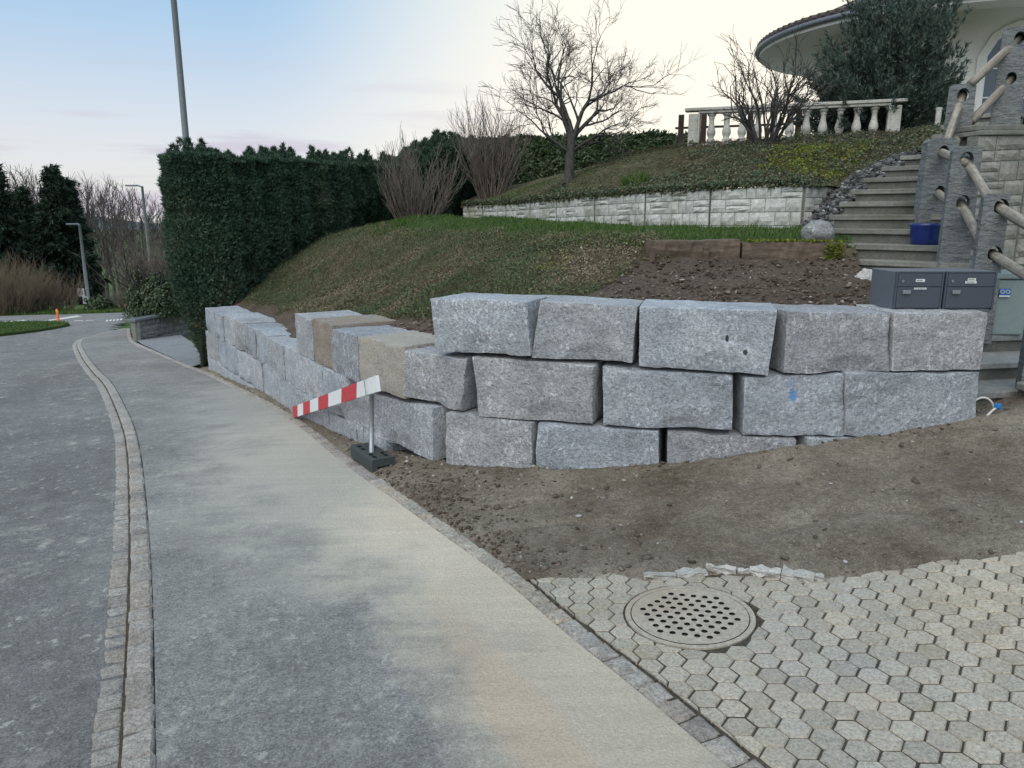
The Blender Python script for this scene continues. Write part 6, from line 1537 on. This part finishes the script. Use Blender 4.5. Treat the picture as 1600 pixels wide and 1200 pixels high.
# ------------------------------------------------------------------ neighbour's house up the hill
nh = empty('hillside_house', (-2.2, 44, 1.5)); tag(nh, 'house with a brown hipped roof showing above the thuja hedge', 'house')
mb = MB(); mb.box((-2.4, 44, 2.8), (8.5, 7, 3.2)); mb.build('wall', MT['render'], nh)
ap = at(718, 216, 43); rfz = 4.35
pyd('roof', [(-7.3, 39.8, rfz), (2.5, 39.8, rfz), (2.5, 48.2, rfz), (-7.3, 48.2, rfz), (ap[0]-.6, 43.5, ap[2]), (ap[0]+.6, 43.5, ap[2])], [(0, 1, 5, 4), (1, 2, 5), (2, 3, 4, 5), (3, 0, 4), (0, 3, 2, 1)], MT['rooftile'], nh)
for k, x in enumerate((-5.2, -2.8, -.4)):
    mb = MB(); mb.box((x, 40.48, 3.0), (1.1, .06, 1.2)); wf = mb.build('window', MT['frame'], nh); mb = MB(); mb.box((x, 40.44, 3.0), (.92, .03, 1.02)); mb.build('pane', MT['glass'], wf)
# ------------------------------------------------------------------ road works barrier leaning by the wall
br_ = empty('barrier', tuple(gp(582, 728))); tag(br_, 'red and white striped barrier board slanting from its post down to the ground', 'barrier')
f0 = gp(600, 736); d_ = np.array([-.50, .866]); nn_ = np.array([.866, .50]); Lf, Wf, Hf = .56, .20, .105; z0 = f0[2]+.005
def fb(u, v, z): q = f0[:2]+d_*u+nn_*v; return (q[0], q[1], z0+z+.015*u*0-.03*u)
mb = MB()
prof_ = [(-Wf/2, 0), (-.055, 0), (-.055, .038), (.055, .038), (.055, 0), (Wf/2, 0), (Wf/2, Hf*.9), (Wf/2-.012, Hf), (-Wf/2+.012, Hf), (-Wf/2, Hf*.9)]
V = [fb(u, v, z) for u in (0, .06, Lf) for v, z in prof_]; n = len(prof_)
F = [(a*n+k, a*n+(k+1) % n, (a+1)*n+(k+1) % n, (a+1)*n+k) for a in range(2) for k in range(n)]+[tuple(range(n))[::-1], tuple(range(2*n, 3*n))]
ft = pyd('foot', V, F, MT['rubber'], br_)
for u in (.08, .16, .36, .46):
    for v in (-.05, .05):
        mb = MB(); q = fb(u, v, Hf+.0015); mb.box(q, (.05, .03, .003), math.atan2(d_[1], d_[0])); mb.build('slot', MT['hole'], ft)  # thin black plates paint the dark of open slots onto the foot
pb = np.array(fb(.24, -.02, Hf-.03)); nt_ = at(581, 607, pb[1]+.02); mb = MB(); mb.tube([pb, (nt_[0], nt_[1], nt_[2])], .021, 12); mb.build('post', MT['metal'], br_, smooth=True)
hk = np.array([nt_[0], nt_[1], nt_[2]]); q = pb*.55+hk*.45
mb = MB(); mb.tube([q, q+[-.07, .01, 0], q+[-.085, .01, -.16]], .005, 6); mb.build('wire_hook', MT['metal'], br_)
NE = at(591, 599, 5.72); FE = gp(460, 653); FE = np.array([FE[0], FE[1], FE[2]+.068]); ax = FE-NE; Lx = np.linalg.norm(ax); ax /= Lx; sidev = np.array([ax[1], -ax[0], 0]); sidev /= np.linalg.norm(sidev); upv = np.cross(sidev, ax); upv = upv if upv[2] > 0 else -upv
bw, bt = .125, .025; cuts = [0, .16, .32, .335+.13, .60, .72, .83, .92, 1.0]
bounds = [0, .20, .355, .51, .64, .76, .875, 1.0]; names = ['white', 'red', 'white', 'red', 'white', 'red', 'white', 'red']
bounds = [0, .115+.06, .33, .48, .61, .725, .83, .92, 1.0]
for k in range(8):
    P = []
    for y_ in (-bt/2, bt/2):
        for (tt, hh) in ((bounds[k], -1), (bounds[k+1], -1), (bounds[k+1], 1), (bounds[k], 1)):
            sl = .035*hh*(0 if tt in (0, 1.0) else 1)
            P.append(NE+ax*(tt*Lx-sl)+upv*(hh*bw/2)+sidev*y_)
    mb = MB(); mb.hexa(P); mb.build('stripe', MT[names[k]], br_)
e_ = NE-ax*(-.26); mb = MB(); mb.tube([e_+upv*(bw/2+.008)+sidev*.03, e_+upv*(bw/2+.008)-sidev*.03, e_-upv*(bw/2+.008)-sidev*.03, e_-upv*(bw/2+.008)+sidev*.03, e_+upv*(bw/2+.008)+sidev*.03], .006, 6); mb.build('clamp', MT['metal'], br_)
